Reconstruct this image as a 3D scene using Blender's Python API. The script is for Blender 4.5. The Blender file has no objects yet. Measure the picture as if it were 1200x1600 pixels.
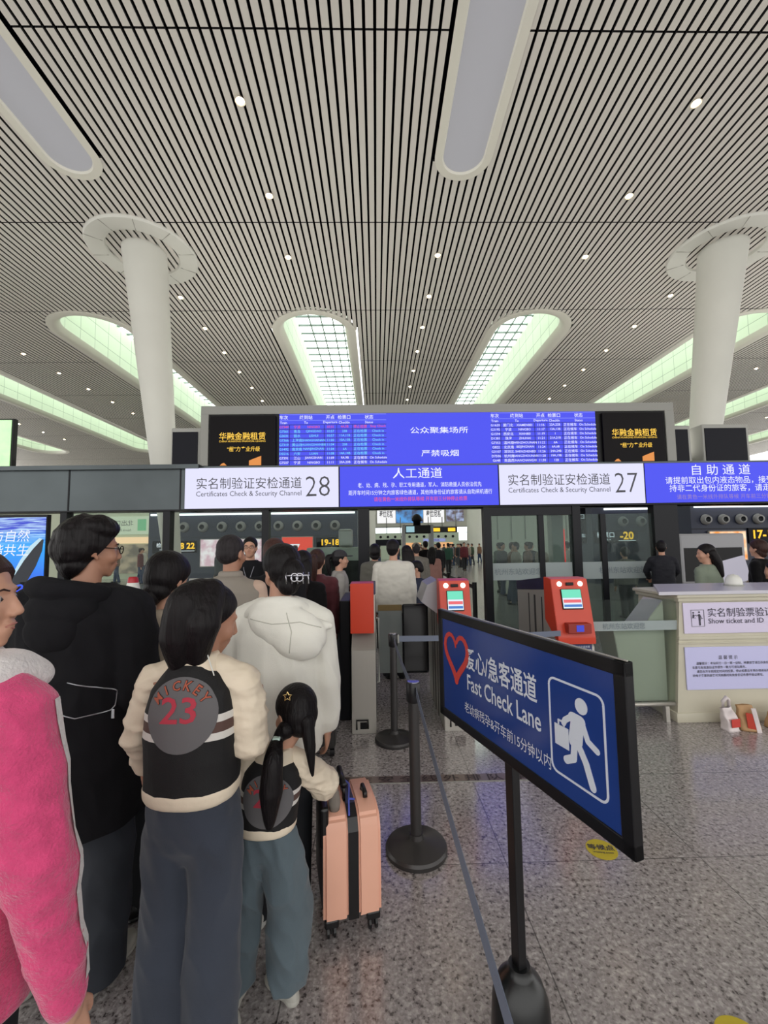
import bpy, bmesh, math, random
import numpy as np
from mathutils import Vector, Matrix, Euler, noise
from mathutils.bvhtree import BVHTree
random.seed(7)
SC = bpy.context.scene
COL = SC.collection
PI = math.pi

# ------------------------------------------------------------------ camera
F_PX, PITCH, YAW, ROLL, EYE = 665.0, math.radians(4.47), math.radians(1.07), math.radians(0.83), 1.65
fwd = Vector((math.sin(YAW)*math.cos(PITCH), math.cos(YAW)*math.cos(PITCH), math.sin(PITCH)))
rgt = Vector((math.cos(YAW), -math.sin(YAW), 0))
upv = rgt.cross(fwd)
r2 = rgt*math.cos(ROLL) - upv*math.sin(ROLL)
u2 = rgt*math.sin(ROLL) + upv*math.cos(ROLL)
cam_data = bpy.data.cameras.new('camera')
cam_data.sensor_fit = 'VERTICAL'
cam_data.sensor_height = 36.0
cam_data.lens = 36.0*F_PX/1600.0
cam_data.clip_start = 0.05
cam_data.clip_end = 400
cam = bpy.data.objects.new('camera', cam_data)
COL.objects.link(cam)
cam.matrix_world = Matrix(((r2.x, u2.x, -fwd.x, 0), (r2.y, u2.y, -fwd.y, 0), (r2.z, u2.z, -fwd.z, EYE), (0, 0, 0, 1)))
SC.camera = cam

# ------------------------------------------------------------------ world, exposure
SC.view_settings.view_transform = 'Standard'
SC.view_settings.look = 'None'
SC.view_settings.gamma = 1.0
SC.view_settings.exposure = 0.0
SC.view_settings.use_curve_mapping = False
SC.cycles.use_denoising = True
SC.cycles.max_bounces = 7
SC.cycles.diffuse_bounces = 4
SC.cycles.glossy_bounces = 4
SC.cycles.transmission_bounces = 6
SC.cycles.transparent_max_bounces = 12
SC.cycles.caustics_reflective = False
SC.cycles.caustics_refractive = False
SC.cycles.sample_clamp_indirect = 6.0
world = bpy.data.worlds.new('world')
SC.world = world
world.use_nodes = True
wb = world.node_tree.nodes['Background']
wb.inputs[0].default_value = (1.0, 0.99, 0.965, 1)
wb.inputs[1].default_value = 2.0

# added fill lights over channel structure and hall walls to brighten the ceiling
def ceiling_fill(name, x, y, z, sx, sy, watts, col=(1.0, 0.95, 0.86)):
    d = bpy.data.lights.new(name, 'AREA'); d.shape = 'RECTANGLE'; d.size = sx; d.size_y = sy; d.energy = watts; d.color = col
    o = bpy.data.objects.new(name, d); COL.objects.link(o); o.location = (x, y, z); o.rotation_euler = (PI, 0, 0)
    return o
ceiling_fill('ceiling_fill_light', -1.0, 9.2, 3.35, 30, 0.8, 420, (1.0, 0.97, 0.90))
ceiling_fill('ceiling_fill_light', -5.0, 17.6, 3.3, 8, 0.8, 300, (1.0, 0.97, 0.90))
ceiling_fill('ceiling_fill_light', 17.0, 17.6, 3.3, 16, 0.8, 480, (1.0, 0.97, 0.90))

# ------------------------------------------------------------------ helpers
def lin(c):
    return tuple(((x/255.0)/12.92 if x/255.0 <= 0.04045 else ((x/255.0+0.055)/1.055)**2.4) for x in c)

class NT:
    """small node-tree helper"""
    def __init__(s, m):
        s.t = m.node_tree
    def n(s, kind, **kw):
        x = s.t.nodes.new(kind)
        for k, v in kw.items():
            setattr(x, k, v)
        return x
    def l(s, a, b):
        s.t.links.new(a, b)
    def math(s, op, a, b=None):
        x = s.n('ShaderNodeMath', operation=op)
        for i, v in enumerate((a, b)):
            if v is None: continue
            if isinstance(v, (int, float)): x.inputs[i].default_value = v
            else: s.l(v, x.inputs[i])
        return x.outputs[0]
    def mix(s, f, a, b):
        x = s.n('ShaderNodeMix', data_type='RGBA')
        for sock, v in ((x.inputs[0], f), (x.inputs[6], a), (x.inputs[7], b)):
            if isinstance(v, (int, float)): sock.default_value = v
            elif isinstance(v, tuple): sock.default_value = (*v, 1)
            else: s.l(v, sock)
        return x.outputs[2]

MATS = {}
def mat(name, col, rough=0.6, metal=0.0, emit=0.0, spec=0.5, bump=None, var=None, alpha=None, stretch=(1, 1, 1), sheen=0.0):
    """col in sRGB 0-255. emit>0: glowing colour. bump=(scale,strength) noise; var=(scale,amount) colour noise."""
    if name in MATS: return MATS[name]
    m = bpy.data.materials.new(name)
    m.use_nodes = True
    nt = NT(m)
    p = m.node_tree.nodes['Principled BSDF']
    c = lin(col)
    p.inputs['Base Color'].default_value = (*c, 1)
    p.inputs['Roughness'].default_value = rough
    p.inputs['Metallic'].default_value = metal
    p.inputs['Specular IOR Level'].default_value = spec
    if sheen: p.inputs['Sheen Weight'].default_value = sheen
    if emit:
        p.inputs['Base Color'].default_value = (0.02, 0.02, 0.02, 1)
        p.inputs['Emission Color'].default_value = (*c, 1)
        p.inputs['Emission Strength'].default_value = emit
    if alpha is not None: p.inputs['Alpha'].default_value = alpha
    if bump or var:
        tc = nt.n('ShaderNodeTexCoord')
        mp = nt.n('ShaderNodeMapping'); mp.inputs['Scale'].default_value = stretch
        nt.l(tc.outputs['Object'], mp.inputs['Vector'])
        if bump:
            nz = nt.n('ShaderNodeTexNoise'); nz.inputs['Scale'].default_value = bump[0]; nz.inputs['Detail'].default_value = 3
            nt.l(mp.outputs[0], nz.inputs['Vector'])
            b = nt.n('ShaderNodeBump'); b.inputs['Strength'].default_value = bump[1]; b.inputs['Distance'].default_value = 0.01
            nt.l(nz.outputs[0], b.inputs['Height']); nt.l(b.outputs[0], p.inputs['Normal'])
        if var:
            nz = nt.n('ShaderNodeTexNoise'); nz.inputs['Scale'].default_value = var[0]; nz.inputs['Detail'].default_value = 4
            nt.l(mp.outputs[0], nz.inputs['Vector'])
            d = tuple(max(0, x*(1-var[1])) for x in c); e = tuple(min(1, x*(1+var[1])) for x in c)
            rr = nt.n('ShaderNodeMapRange'); rr.inputs[1].default_value = 0.3; rr.inputs[2].default_value = 0.7
            nt.l(nz.outputs[0], rr.inputs[0])
            nt.l(nt.mix(rr.outputs[0], d, e), p.inputs['Base Color'])
    MATS[name] = m
    return m

def glass_mat(name, tint, gloss=0.12, rough=0.02, haze=0.0):
    if name in MATS: return MATS[name]
    m = bpy.data.materials.new(name); m.use_nodes = True
    nt = NT(m)
    for x in list(m.node_tree.nodes): m.node_tree.nodes.remove(x)
    o = nt.n('ShaderNodeOutputMaterial')
    tr = nt.n('ShaderNodeBsdfTransparent'); tr.inputs[0].default_value = (*lin(tint), 1)
    gl = nt.n('ShaderNodeBsdfGlossy'); gl.inputs['Roughness'].default_value = rough
    gl.inputs[0].default_value = (0.9, 0.95, 0.95, 1)
    fr = nt.n('ShaderNodeLayerWeight'); fr.inputs[0].default_value = 0.25
    mx = nt.n('ShaderNodeMixShader')
    f = nt.math('MULTIPLY', fr.outputs['Fresnel'], 0.30)
    f = nt.math('ADD', f, gloss*0.05)
    nt.l(f, mx.inputs[0]); nt.l(tr.outputs[0], mx.inputs[1]); nt.l(gl.outputs[0], mx.inputs[2])
    last = mx.outputs[0]
    if haze:
        df = nt.n('ShaderNodeBsdfDiffuse'); df.inputs[0].default_value = (*lin((205, 215, 215)), 1)
        m2 = nt.n('ShaderNodeMixShader'); m2.inputs[0].default_value = haze
        nt.l(last, m2.inputs[1]); nt.l(df.outputs[0], m2.inputs[2]); last = m2.outputs[0]
    nt.l(last, o.inputs[0])
    MATS[name] = m
    return m

def link_mesh(name, me, m=None, parent=None, smooth=False):
    o = bpy.data.objects.new(name, me)
    COL.objects.link(o)
    if m is not None:
        for x in (m if isinstance(m, (list, tuple)) else [m]): me.materials.append(x)
    if smooth and len(me.polygons):
        me.polygons.foreach_set('use_smooth', [True]*len(me.polygons))
    if parent is not None: o.parent = parent
    return o

def tag(o, label=None, cat=None, group=None, kind=None):
    if label: o['label'] = label
    if cat: o['category'] = cat
    if group: o['group'] = group
    if kind: o['kind'] = kind
    return o

def thing(name, label, cat, loc=(0, 0, 0), rz=0.0, group=None, rot=None):
    o = bpy.data.objects.new(name, None)
    COL.objects.link(o)
    o.empty_display_size = 0.1
    o.location = loc
    o.rotation_euler = rot if rot else (0, 0, rz)
    return tag(o, label, cat, group)

def dup(root, loc, rz=None, label=None, group=None, mats=None):
    r = root.copy(); COL.objects.link(r); r.location = loc
    if rz is not None: r.rotation_euler = (0, 0, rz)
    if label: r['label'] = label
    if group: r['group'] = group
    for ch in list(root.children):
        c = ch.copy(); COL.objects.link(c); c.parent = r
        base = ch.name.split('.')[0]
        if mats and base in mats:
            for s in c.material_slots:
                s.link = 'OBJECT'; s.material = mats[base]
        for g in list(ch.children):
            d = g.copy(); COL.objects.link(d); d.parent = c
    return r

class MB:
    """collects hard-surface shapes into one mesh"""
    def __init__(s):
        s.bm = bmesh.new()
    def box(s, lo, hi, bev=0.0, mi=0, M=None, seg=2):
        b = bmesh.new()
        bmesh.ops.create_cube(b, size=1.0)
        for v in b.verts:
            v.co = Vector(((lo[0]+hi[0])/2+v.co.x*(hi[0]-lo[0]), (lo[1]+hi[1])/2+v.co.y*(hi[1]-lo[1]), (lo[2]+hi[2])/2+v.co.z*(hi[2]-lo[2])))
        if bev: bmesh.ops.bevel(b, geom=b.edges[:], offset=bev, segments=seg, affect='EDGES', profile=0.5)
        return s._take(b, mi, M)
    def _take(s, b, mi=0, M=None):
        if M is not None: bmesh.ops.transform(b, matrix=M, verts=b.verts)
        for f in b.faces: f.material_index = mi
        me = bpy.data.meshes.new('tmp'); b.to_mesh(me); b.free()
        s.bm.from_mesh(me); bpy.data.meshes.remove(me)
        return s
    def raw(s, verts, faces, mi=0, M=None):
        b = bmesh.new()
        vs = [b.verts.new(v) for v in verts]
        for f in faces:
            try: b.faces.new([vs[i] for i in f])
            except ValueError: pass
        return s._take(b, mi, M)
    def prism(s, poly, depth, mi=0, M=None, bev=0.0):
        """poly in XZ plane, extruded along +Y by depth"""
        n = len(poly)
        v = [(x, 0, z) for x, z in poly]+[(x, depth, z) for x, z in poly]
        f = [tuple(range(n)), tuple(range(2*n-1, n-1, -1))]+[(i, i+n, (i+1) % n+n, (i+1) % n) for i in range(n)]
        b = bmesh.new(); vs = [b.verts.new(x) for x in v]
        for q in f: b.faces.new([vs[i] for i in q])
        bmesh.ops.recalc_face_normals(b, faces=b.faces)
        if bev: bmesh.ops.bevel(b, geom=b.edges[:], offset=bev, segments=2, affect='EDGES')
        return s._take(b, mi, M)
    def lathe(s, prof, n=32, mi=0, M=None, cap=True):
        v, f = [], []
        for r, z in prof:
            for i in range(n):
                a = 2*PI*i/n; v.append((r*math.cos(a), r*math.sin(a), z))
        for j in range(len(prof)-1):
            for i in range(n):
                f.append((j*n+i, j*n+(i+1) % n, (j+1)*n+(i+1) % n, (j+1)*n+i))
        if cap:
            f.append(tuple(range(n-1, -1, -1))); f.append(tuple(range((len(prof)-1)*n, len(prof)*n)))
        return s.raw(v, f, mi, M)
    def tube(s, pts, r, n=10, mi=0, M=None):
        pts = [Vector(p) for p in pts]
        v, f = [], []
        up = Vector((0, 0, 1))
        for i, p in enumerate(pts):
            d = (pts[min(i+1, len(pts)-1)]-pts[max(i-1, 0)]).normalized()
            a = d.cross(up)
            if a.length < 1e-3: a = d.cross(Vector((1, 0, 0)))
            a.normalize(); b = a.cross(d)
            rr = r[i] if isinstance(r, (list, tuple)) else r
            for k in range(n):
                t = 2*PI*k/n; v.append(p+a*(rr*math.cos(t))+b*(rr*math.sin(t)))
        for i in range(len(pts)-1):
            for k in range(n): f.append((i*n+k, i*n+(k+1) % n, (i+1)*n+(k+1) % n, (i+1)*n+k))
        f.append(tuple(range(n-1, -1, -1))); f.append(tuple(range((len(pts)-1)*n, len(pts)*n)))
        return s.raw(v, f, mi, M)
    def build(s, name, m, parent=None, smooth=False, angle=None):
        bmesh.ops.recalc_face_normals(s.bm, faces=s.bm.faces)
        me = bpy.data.meshes.new(name); s.bm.to_mesh(me); s.bm.free()
        o = link_mesh(name, me, m, parent, smooth)
        if angle is not None:
            me.polygons.foreach_set('use_smooth', [True]*len(me.polygons))
            try: me.set_sharp_from_angle(angle=math.radians(angle))
            except Exception: pass
        return o

def text_mesh(body, size, bold=0.0, align='CENTER', width=None, res=2, space=1.0, shear=0.0):
    c = bpy.data.curves.new('t', 'FONT')
    c.body = body; c.size = size; c.align_x = align; c.align_y = 'CENTER'
    c.resolution_u = res; c.offset = bold*size; c.space_character = space; c.shear = shear
    o = bpy.data.objects.new('t', c); COL.objects.link(o)
    dg = bpy.context.evaluated_depsgraph_get(); dg.update()
    me = bpy.data.meshes.new_from_object(o.evaluated_get(dg))
    w = o.dimensions.x
    bpy.data.objects.remove(o); bpy.data.curves.remove(c)
    if len(me.vertices):
        ys = [v.co.y for v in me.vertices]; cy = (min(ys)+max(ys))/2
        for v in me.vertices: v.co.y -= cy
    if width and len(me.vertices):
        xs = [v.co.x for v in me.vertices]; k = width/max(1e-6, max(xs)-min(xs))
        for v in me.vertices: v.co.x *= k
    return me

WALL = Matrix.Rotation(PI/2, 4, 'X')      # text lying in XY stands up in XZ, facing -Y
def text(body, size, m, parent, loc, bold=0.0, align='CENTER', width=None, name='lettering', M=WALL, res=2, space=1.0, shear=0.0):
    me = text_mesh(body, size, bold, align, width, res, space, shear)
    me.transform(Matrix.Translation(loc) @ M)
    return link_mesh(name, me, m, parent)

def texts(items, m, parent, name='lettering', M=WALL):
    """several strings joined as one lettering mesh: (body,size,loc,align,bold,width)"""
    bm = bmesh.new()
    for it in items:
        body, size, loc = it[0], it[1], it[2]
        al = it[3] if len(it) > 3 else 'CENTER'; bo = it[4] if len(it) > 4 else 0.0; wd = it[5] if len(it) > 5 else None
        me = text_mesh(body, size, bo, al, wd)
        me.transform(Matrix.Translation(loc) @ M)
        bm.from_mesh(me); bpy.data.meshes.remove(me)
    me = bpy.data.meshes.new(name); bm.to_mesh(me); bm.free()
    return link_mesh(name, me, m, parent)
# ================================================================== SETTING
M_slat = mat('slat white', (212, 208, 200), 0.55, spec=0.3)
M_back = mat('ceiling void', (6, 6, 10), 1.0, spec=0.0)
M_col = mat('column white', (214, 214, 206), 0.5, var=(0.6, 0.04))
M_rim = mat('skylight rim', (222, 220, 208), 0.5)
M_panel = mat('flat white panel', (196, 198, 208), 0.5)
M_dark = mat('dark metal', (20, 21, 26), 0.4, 0.2, spec=0.3)
M_fascia = mat('fascia metal', (78, 84, 86), 0.32, 0.75, var=(0.5, 0.25))
M_black = mat('black plastic', (12, 12, 14), 0.45, spec=0.3)
M_grey = mat('grey frame', (152, 152, 146), 0.5)
M_lgrey = mat('light grey frame', (168, 168, 162), 0.5)
M_steel = mat('brushed steel', (188, 184, 176), 0.38, 0.45, bump=(60, 0.05), stretch=(1, 1, 0.02))
M_white = mat('white paint', (226, 226, 220), 0.5)
M_wtext = mat('white lettering', (240, 243, 255), emit=1.0)

# floor : polished granite slabs, speckled
def floor_material():
    m = bpy.data.materials.new('granite floor'); m.use_nodes = True
    nt = NT(m); p = m.node_tree.nodes['Principled BSDF']
    tc = nt.n('ShaderNodeTexCoord')
    v = nt.n('ShaderNodeTexVoronoi'); v.inputs['Scale'].default_value = 105; nt.l(tc.outputs['Object'], v.inputs['Vector'])
    sep = nt.n('ShaderNodeSeparateColor'); nt.l(v.outputs['Color'], sep.inputs[0])
    cr = nt.n('ShaderNodeValToRGB'); e = cr.color_ramp
    e.elements[0].position = 0.0; e.elements[0].color = (*lin((70, 65, 66)), 1)
    e.elements[1].position = 1.0; e.elements[1].color = (*lin((212, 206, 205)), 1)
    for pos, c in ((0.16, (90, 83, 83)), (0.24, (138, 131, 131)), (0.55, (166, 159, 158)), (0.75, (188, 181, 180))):
        x = e.elements.new(pos); x.color = (*lin(c), 1)
    n1 = nt.n('ShaderNodeTexNoise'); n1.inputs['Scale'].default_value = 46; n1.inputs['Detail'].default_value = 3
    nt.l(tc.outputs['Object'], n1.inputs['Vector'])
    s = nt.math('MULTIPLY', sep.outputs[0], 0.45)
    s2 = nt.math('MULTIPLY', n1.outputs[0], 1.5)
    t = nt.math('ADD', s, nt.math('ADD', s2, -0.5))
    nt.l(t, cr.inputs[0])
    br = nt.n('ShaderNodeTexBrick'); br.offset = 0.0; br.squash = 1.0
    br.inputs['Scale'].default_value = 1.0; br.inputs['Mortar Size'].default_value = 0.0035; br.inputs['Mortar Smooth'].default_value = 0.3
    br.inputs['Brick Width'].default_value = 1.02; br.inputs['Row Height'].default_value = 0.80
    mp = nt.n('ShaderNodeMapping'); mp.inputs['Location'].default_value = (-0.65, -2.33, 0)
    nt.l(tc.outputs['Object'], mp.inputs['Vector']); nt.l(mp.outputs[0], br.inputs['Vector'])
    br.inputs['Color1'].default_value = (1, 1, 1, 1); br.inputs['Color2'].default_value = (0.93, 0.93, 0.93, 1); br.inputs['Mortar'].default_value = (0.35, 0.35, 0.35, 1)
    mx = nt.n('ShaderNodeMix', data_type='RGBA', blend_type='MULTIPLY'); mx.inputs[0].default_value = 1.0
    nt.l(cr.outputs[0], mx.inputs[6]); nt.l(br.outputs[0], mx.inputs[7])
    nt.l(mx.outputs[2], p.inputs['Base Color'])
    p.inputs['Roughness'].default_value = 0.17
    p.inputs['IOR'].default_value = 1.62
    p.inputs['Specular IOR Level'].default_value = 0.9
    return m
floor = MB().raw([(-48, -12, 0), (48, -12, 0), (48, 62, 0), (-48, 62, 0)], [(0, 1, 2, 3)]).build('floor', floor_material())
tag(floor, 'speckled beige grey granite floor of polished slabs', kind='structure')

# slatted ceiling -------------------------------------------------
CZ = 12.0
FAR = [-2.87+10.4*k for k in range(-4, 5)]       # open skylights
NEAR = [2.47+10.45*k for k in range(-3, 4)]      # closed oblong panels
FW, FY0, FY1 = 4.0, 18.0, 46.0
NW, NY0, NY1 = 1.5, -14.0, 11.3
SEAMS = [7.78+5.13*k for k in range(-4, 11)]
CY0, CY1 = -11.0, 61.0
def cut_iv(x):
    out = []
    for c in FAR:
        d = abs(x-c); r = FW/2
        if d < r:
            k = r-math.sqrt(r*r-d*d); out.append((FY0+k, FY1-k))
    for c in NEAR:
        d = abs(x-c); r = NW/2
        if d < r:
            k = r-math.sqrt(r*r-d*d); out.append((NY0, NY1-k))
    return out
def intervals(x, seams):
    cuts = cut_iv(x)
    if seams: cuts += [(s-0.02, s+0.02) for s in SEAMS]
    cuts.sort(); y = CY0; out = []
    for a, b in cuts:
        if a > y: out.append((y, a))
        y = max(y, b)
    if y < CY1: out.append((y, CY1))
    return out
PITCHX = 0.219
v, f, f2, bv, bf = [], [], [], [], []
x = -46.0
while x < 46.0:
    for a, b in intervals(x, True):
        if b-a < 0.02: continue
        i = len(v); w = 0.077
        v += [(x-w, a, CZ), (x+w, a, CZ), (x+w, b, CZ), (x-w, b, CZ), (x-w, a, CZ+0.06), (x+w, a, CZ+0.06), (x+w, b, CZ+0.06), (x-w, b, CZ+0.06)]
        f += [(i, i+1, i+2, i+3)]; f2 += [(i, i+4, i+5, i+1), (i+1, i+5, i+6, i+2), (i+2, i+6, i+7, i+3), (i+3, i+7, i+4, i)]
    for a, b in intervals(x, False):
        i = len(bv); w = PITCHX/2
        bv += [(x-w, a, CZ+0.13), (x+w, a, CZ+0.13), (x+w, b, CZ+0.13), (x-w, b, CZ+0.13)]
        bf += [(i, i+1, i+2, i+3)]
    x += PITCHX
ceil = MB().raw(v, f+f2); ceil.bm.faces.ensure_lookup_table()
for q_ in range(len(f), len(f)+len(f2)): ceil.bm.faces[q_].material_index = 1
ceil = ceil.build('ceiling', [M_slat, mat('slat gap shade', (52, 50, 50), 0.8)])  # white slats get dark sides: shade of the gaps put into the colour
tag(ceil, 'white slatted metal ceiling with dark gaps', kind='structure')
MB().raw(bv, bf).build('backing', M_back, ceil)

def stadium(cx, w, y0, y1, n=18, both=True):
    r = w/2; pts = []
    for i in range(n+1):
        a = PI+PI*i/n; pts.append((cx+r*math.cos(a), y0+r+r*math.sin(a)))
    for i in range(n+1):
        a = PI*i/n; pts.append((cx+r*math.cos(a), y1-r+r*math.sin(a)))
    return pts
# skylight reveal material: pale tiles with thin joints
def reveal_material():
    m = bpy.data.materials.new('skylight lining'); m.use_nodes = True
    nt = NT(m); p = m.node_tree.nodes['Principled BSDF']
    tc = nt.n('ShaderNodeTexCoord')
    sp = nt.n('ShaderNodeSeparateXYZ'); nt.l(tc.outputs['Object'], sp.inputs[0])
    cb = nt.n('ShaderNodeCombineXYZ'); nt.l(sp.outputs[1], cb.inputs[0]); nt.l(sp.outputs[2], cb.inputs[1])
    br = nt.n('ShaderNodeTexBrick'); br.offset = 0; br.inputs['Scale'].default_value = 1
    br.inputs['Brick Width'].default_value = 1.1; br.inputs['Row Height'].default_value = 0.85; br.inputs['Mortar Size'].default_value = 0.012
    br.inputs['Color1'].default_value = (*lin((216, 225, 205)), 1); br.inputs['Color2'].default_value = (*lin((210, 220, 199)), 1); br.inputs['Mortar'].default_value = (*lin((120, 136, 114)), 1)
    nt.l(cb.outputs[0], br.inputs['Vector']); nt.l(br.outputs[0], p.inputs['Base Color'])
    p.inputs['Roughness'].default_value = 0.6
    return m
M_reveal = reveal_material()
M_sky = mat('daylight glass', (236, 250, 238), emit=4.8)
M_mull = mat('skylight bars', (108, 120, 116), 0.5)
for k, cx in enumerate(FAR):
    outer, mid, inner = stadium(cx, FW, FY0, FY1), stadium(cx, FW-0.55, FY0+0.27, FY1-0.27), stadium(cx, FW-1.05, FY0+0.55, FY1-0.55)
    prof = [(outer, CZ+0.10), (outer, CZ-0.03), (mid, CZ-0.05), (stadium(cx, FW-0.85, FY0+0.42, FY1-0.42), CZ+0.02), (inner, CZ+0.22)]
    vv, ff = [], []
    n = len(outer)
    for ring, z in prof: vv += [(p[0], p[1], z) for p in ring]
    for j in range(len(prof)-1):
        for i in range(n): ff.append((j*n+i, j*n+(i+1) % n, (j+1)*n+(i+1) % n, (j+1)*n+i))
    root = MB().raw(vv, ff).build('window_%d' % (k+1), M_rim, smooth=False, angle=50)
    tag(root, 'oblong skylight opening in the slatted ceiling', kind='structure')
    top = CZ+2.5
    vv = [(p[0], p[1], CZ+0.22) for p in inner]+[(p[0], p[1], top) for p in inner]
    ff = [(i, (i+1) % n, (i+1) % n+n, i+n) for i in range(n)]
    MB().raw(vv, ff).build('lining', M_reveal, root, angle=50)
    MB().raw([(p[0], p[1], top) for p in inner], [tuple(range(n))]).build('daylight_glazing', M_sky, root)
    g = MB(); hw = (FW-1.05)/2
    y = FY0+1.1
    while y < FY1-1: 
        g.box((cx-hw, y-0.05, top-0.10), (cx+hw, y+0.05, top-0.02)); y += 0.95
    for dx in (-0.75, -0.1, 0.55, 1.1): g.box((cx+dx-0.03, FY0+0.7, top-0.12), (cx+dx+0.03, FY1-0.7, top-0.02))
    g.build('glazing_bars', M_mull, root)
for k, cx in enumerate(NEAR):
    vv, ff = [], []
    def half(w, y1): 
        r = w/2; return [(cx-r, NY0)]+[(cx+r*math.cos(PI-PI*i/18), y1-r+r*math.sin(PI-PI*i/18)) for i in range(19)]+[(cx+r, NY0)]
    rings = [(half(NW+0.05, NY1+0.03), CZ-0.015), (half(NW-0.36, NY1-0.18), CZ-0.03), (half(NW-0.42, NY1-0.21), CZ+0.03)]
    n = 21
    for ring, z in rings: vv += [(p[0], p[1], z) for p in ring]
    for j in range(2):
        for i in range(n-1): ff.append((j*n+i, j*n+i+1, (j+1)*n+i+1, (j+1)*n+i))
    root = MB().raw(vv, ff).build('trim_%d' % (k+1), M_rim, angle=40)
    tag(root, 'closed oblong ceiling panel with rounded end', kind='structure')
    MB().raw([(p[0], p[1], CZ+0.03) for p in rings[2][0]], [tuple(range(n))]).build('flat_panel', M_panel, root)
    MB().raw([(p[0], p[1], CZ+0.09) for p in half(NW+0.5, NY1+0.25)], [tuple(range(n))]).build('dark_gap', M_back, root)

# downlights : a small recessed lamp hanging just below the slats ---------
M_lamp = mat('lamp glow', (255, 226, 186), emit=45.0)
M_lamprim = mat('lamp rim', (236, 226, 206), 0.4)
dl = thing('downlight', 'small glowing downlight in the slatted ceiling', 'ceiling light', (0, 0, CZ), group='downlights in rows along the ceiling')
MB().lathe([(0.05, 0.05), (0.062, -0.005), (0.118, -0.055), (0.123, -0.05), (0.07, 0.01)], 16, cap=False).build('lamp_housing', M_lamprim, dl, smooth=True)
MB().lathe([(0.0005, -0.085), (0.04, -0.075), (0.062, -0.045), (0.062, -0.02), (0.04, 0.0)], 16, cap=False).build('bulb', M_lamp, dl)
spots = []
for x in (-13.4, -3.02, 7.68, 18.3):
    for j in range(4): spots.append((x, 6.45+2.68*j if j else 6.45))
for x in (-29.0, -18.4, -7.93, 2.32, 12.5, 23.0, 33.0):
    for j in range(11):
        y = 14.4+2.52*j
        if j == 0 and x not in (2.32,): continue
        spots.append((x, y))
spots = [(x, y) for x, y in spots if not any(a < y < b for a, b in cut_iv(x))]
for i, (x, y) in enumerate(spots):
    if i == 0: dl.location = (x, y, CZ-0.02)
    else: dup(dl, (x, y, CZ-0.02))

# two leaning, tapering columns with flared collars ------------------------
def column(name, label, foot, head, r0, r1, collar=True, z1=CZ+0.3):
    root = thing(name, label, 'column', (foot[0], foot[1], 0))
    d = Vector((head[0]-foot[0], head[1]-foot[1], 0))
    b = MB(); n = 40; vv, ff = [], []
    steps = 12
    for j in range(steps+1):
        t = j/steps; r = r0+(r1-r0)*t
        for i in range(n):
            a = 2*PI*i/n; vv.append((d.x*t+r*math.cos(a), d.y*t+r*math.sin(a), z1*t))
    for j in range(steps):
        for i in range(n): ff.append((j*n+i, j*n+(i+1) % n, (j+1)*n+(i+1) % n, (j+1)*n+i))
    b.raw(vv, ff).build('shaft', M_col, root, smooth=True)
    if collar:
        c = MB().lathe([(r1-0.02, CZ+0.12), (1.08, CZ+0.10), (1.16, CZ-0.06), (1.3, CZ-0.10), (1.72, CZ-0.08), (1.76, CZ-0.03), (1.76, CZ+0.05)], 48, M=Matrix.Translation((d.x, d.y, 0)), cap=False)
        c.build('collar', M_col, root, angle=40)
        s = MB()
        for i in range(10):
            a = 2*PI*i/10
            s.box((1.2, -0.006, -0.012), (1.74, 0.006, 0.0), M=Matrix.Translation((d.x, d.y, CZ-0.088)) @ Matrix.Rotation(a, 4, 'Z'))
        s.build('collar_joints', mat('joint grey', (150, 148, 140), 0.7), root)
    return root
column('column', 'white tapering column with flared collar on the left of the hall', (-6.62, 14.3), (-8.02, 14.3), 0.22, 0.73)
column('column', 'white tapering column with flared collar on the right of the hall', (10.45, 14.2), (12.55, 14.2), 0.24, 0.76)
column('column', 'grey column seen through the open doorway left of far posters', (-0.5, 34.0), (-0.5, 34.0), 0.42, 0.5, False)
column('column', 'pale beige column seen through the open doorway at right edge', (10.1, 44.0), (10.6, 44.0), 0.75, 1.0, False)

# facade: fascia beam, posts, glazing ---------------------------------------
FY = 8.0
wall = MB()
wall.box((-16, FY-0.02, 2.36), (-3.58, FY+0.5, 3.13))          # fascia left
wall.box((-16, FY-0.10, 3.13), (-3.3, FY+0.55, 3.21))
wall.box((-3.58, FY+0.03, 2.345), (14, FY+0.5, 3.19))
wall.build('wall_front', M_fascia)
wf = bpy.data.objects['wall_front']
tag(wf, 'dark metal fascia beam above the security channel doors', kind='structure')
seam = MB()
for sx in (-9.5, -5.72, -3.66): seam.box((sx-0.012, FY-0.03, 2.36), (sx+0.012, FY-0.015, 3.13))
seam.box((-16, FY-0.05, 2.345), (14, FY+0.3, 2.37))
for a, b in ((-5.86, -5.74), (-3.97, -3.84), (-2.14, -2.01), (-0.34, -0.13), (2.03, 2.17), (3.72, 3.87), (5.28, 5.74), (9.6, 9.9)):
    seam.box((a, FY-0.02, 0), (b, FY+0.16, 2.35))
seam.box((2.17, FY, 2.18), (3.8, FY+0.14, 2.35))
seam.build('posts_and_seams', M_dark, wf)
M_glass = glass_mat('clear glass', (240, 246, 242), 0.06)
M_glassd = glass_mat('door glass', (214, 226, 222), 0.10, haze=0.05)
M_frost = glass_mat('frosted band', (188, 204, 208), 0.1, 0.3, haze=0.55)
for k, (a, b) in enumerate(((-5.74, -3.97), (-3.84, -2.14), (-2.01, -0.34))):
    w = MB().box((a, FY+0.06, 0.05), (b, FY+0.072, 2.34)).build('window_%d' % (20+k), M_glass)
    tag(w, 'glass pane between dark posts', kind='structure')
M_dtext = mat('grey etched lettering', (112, 124, 130), 0.6)
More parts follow.
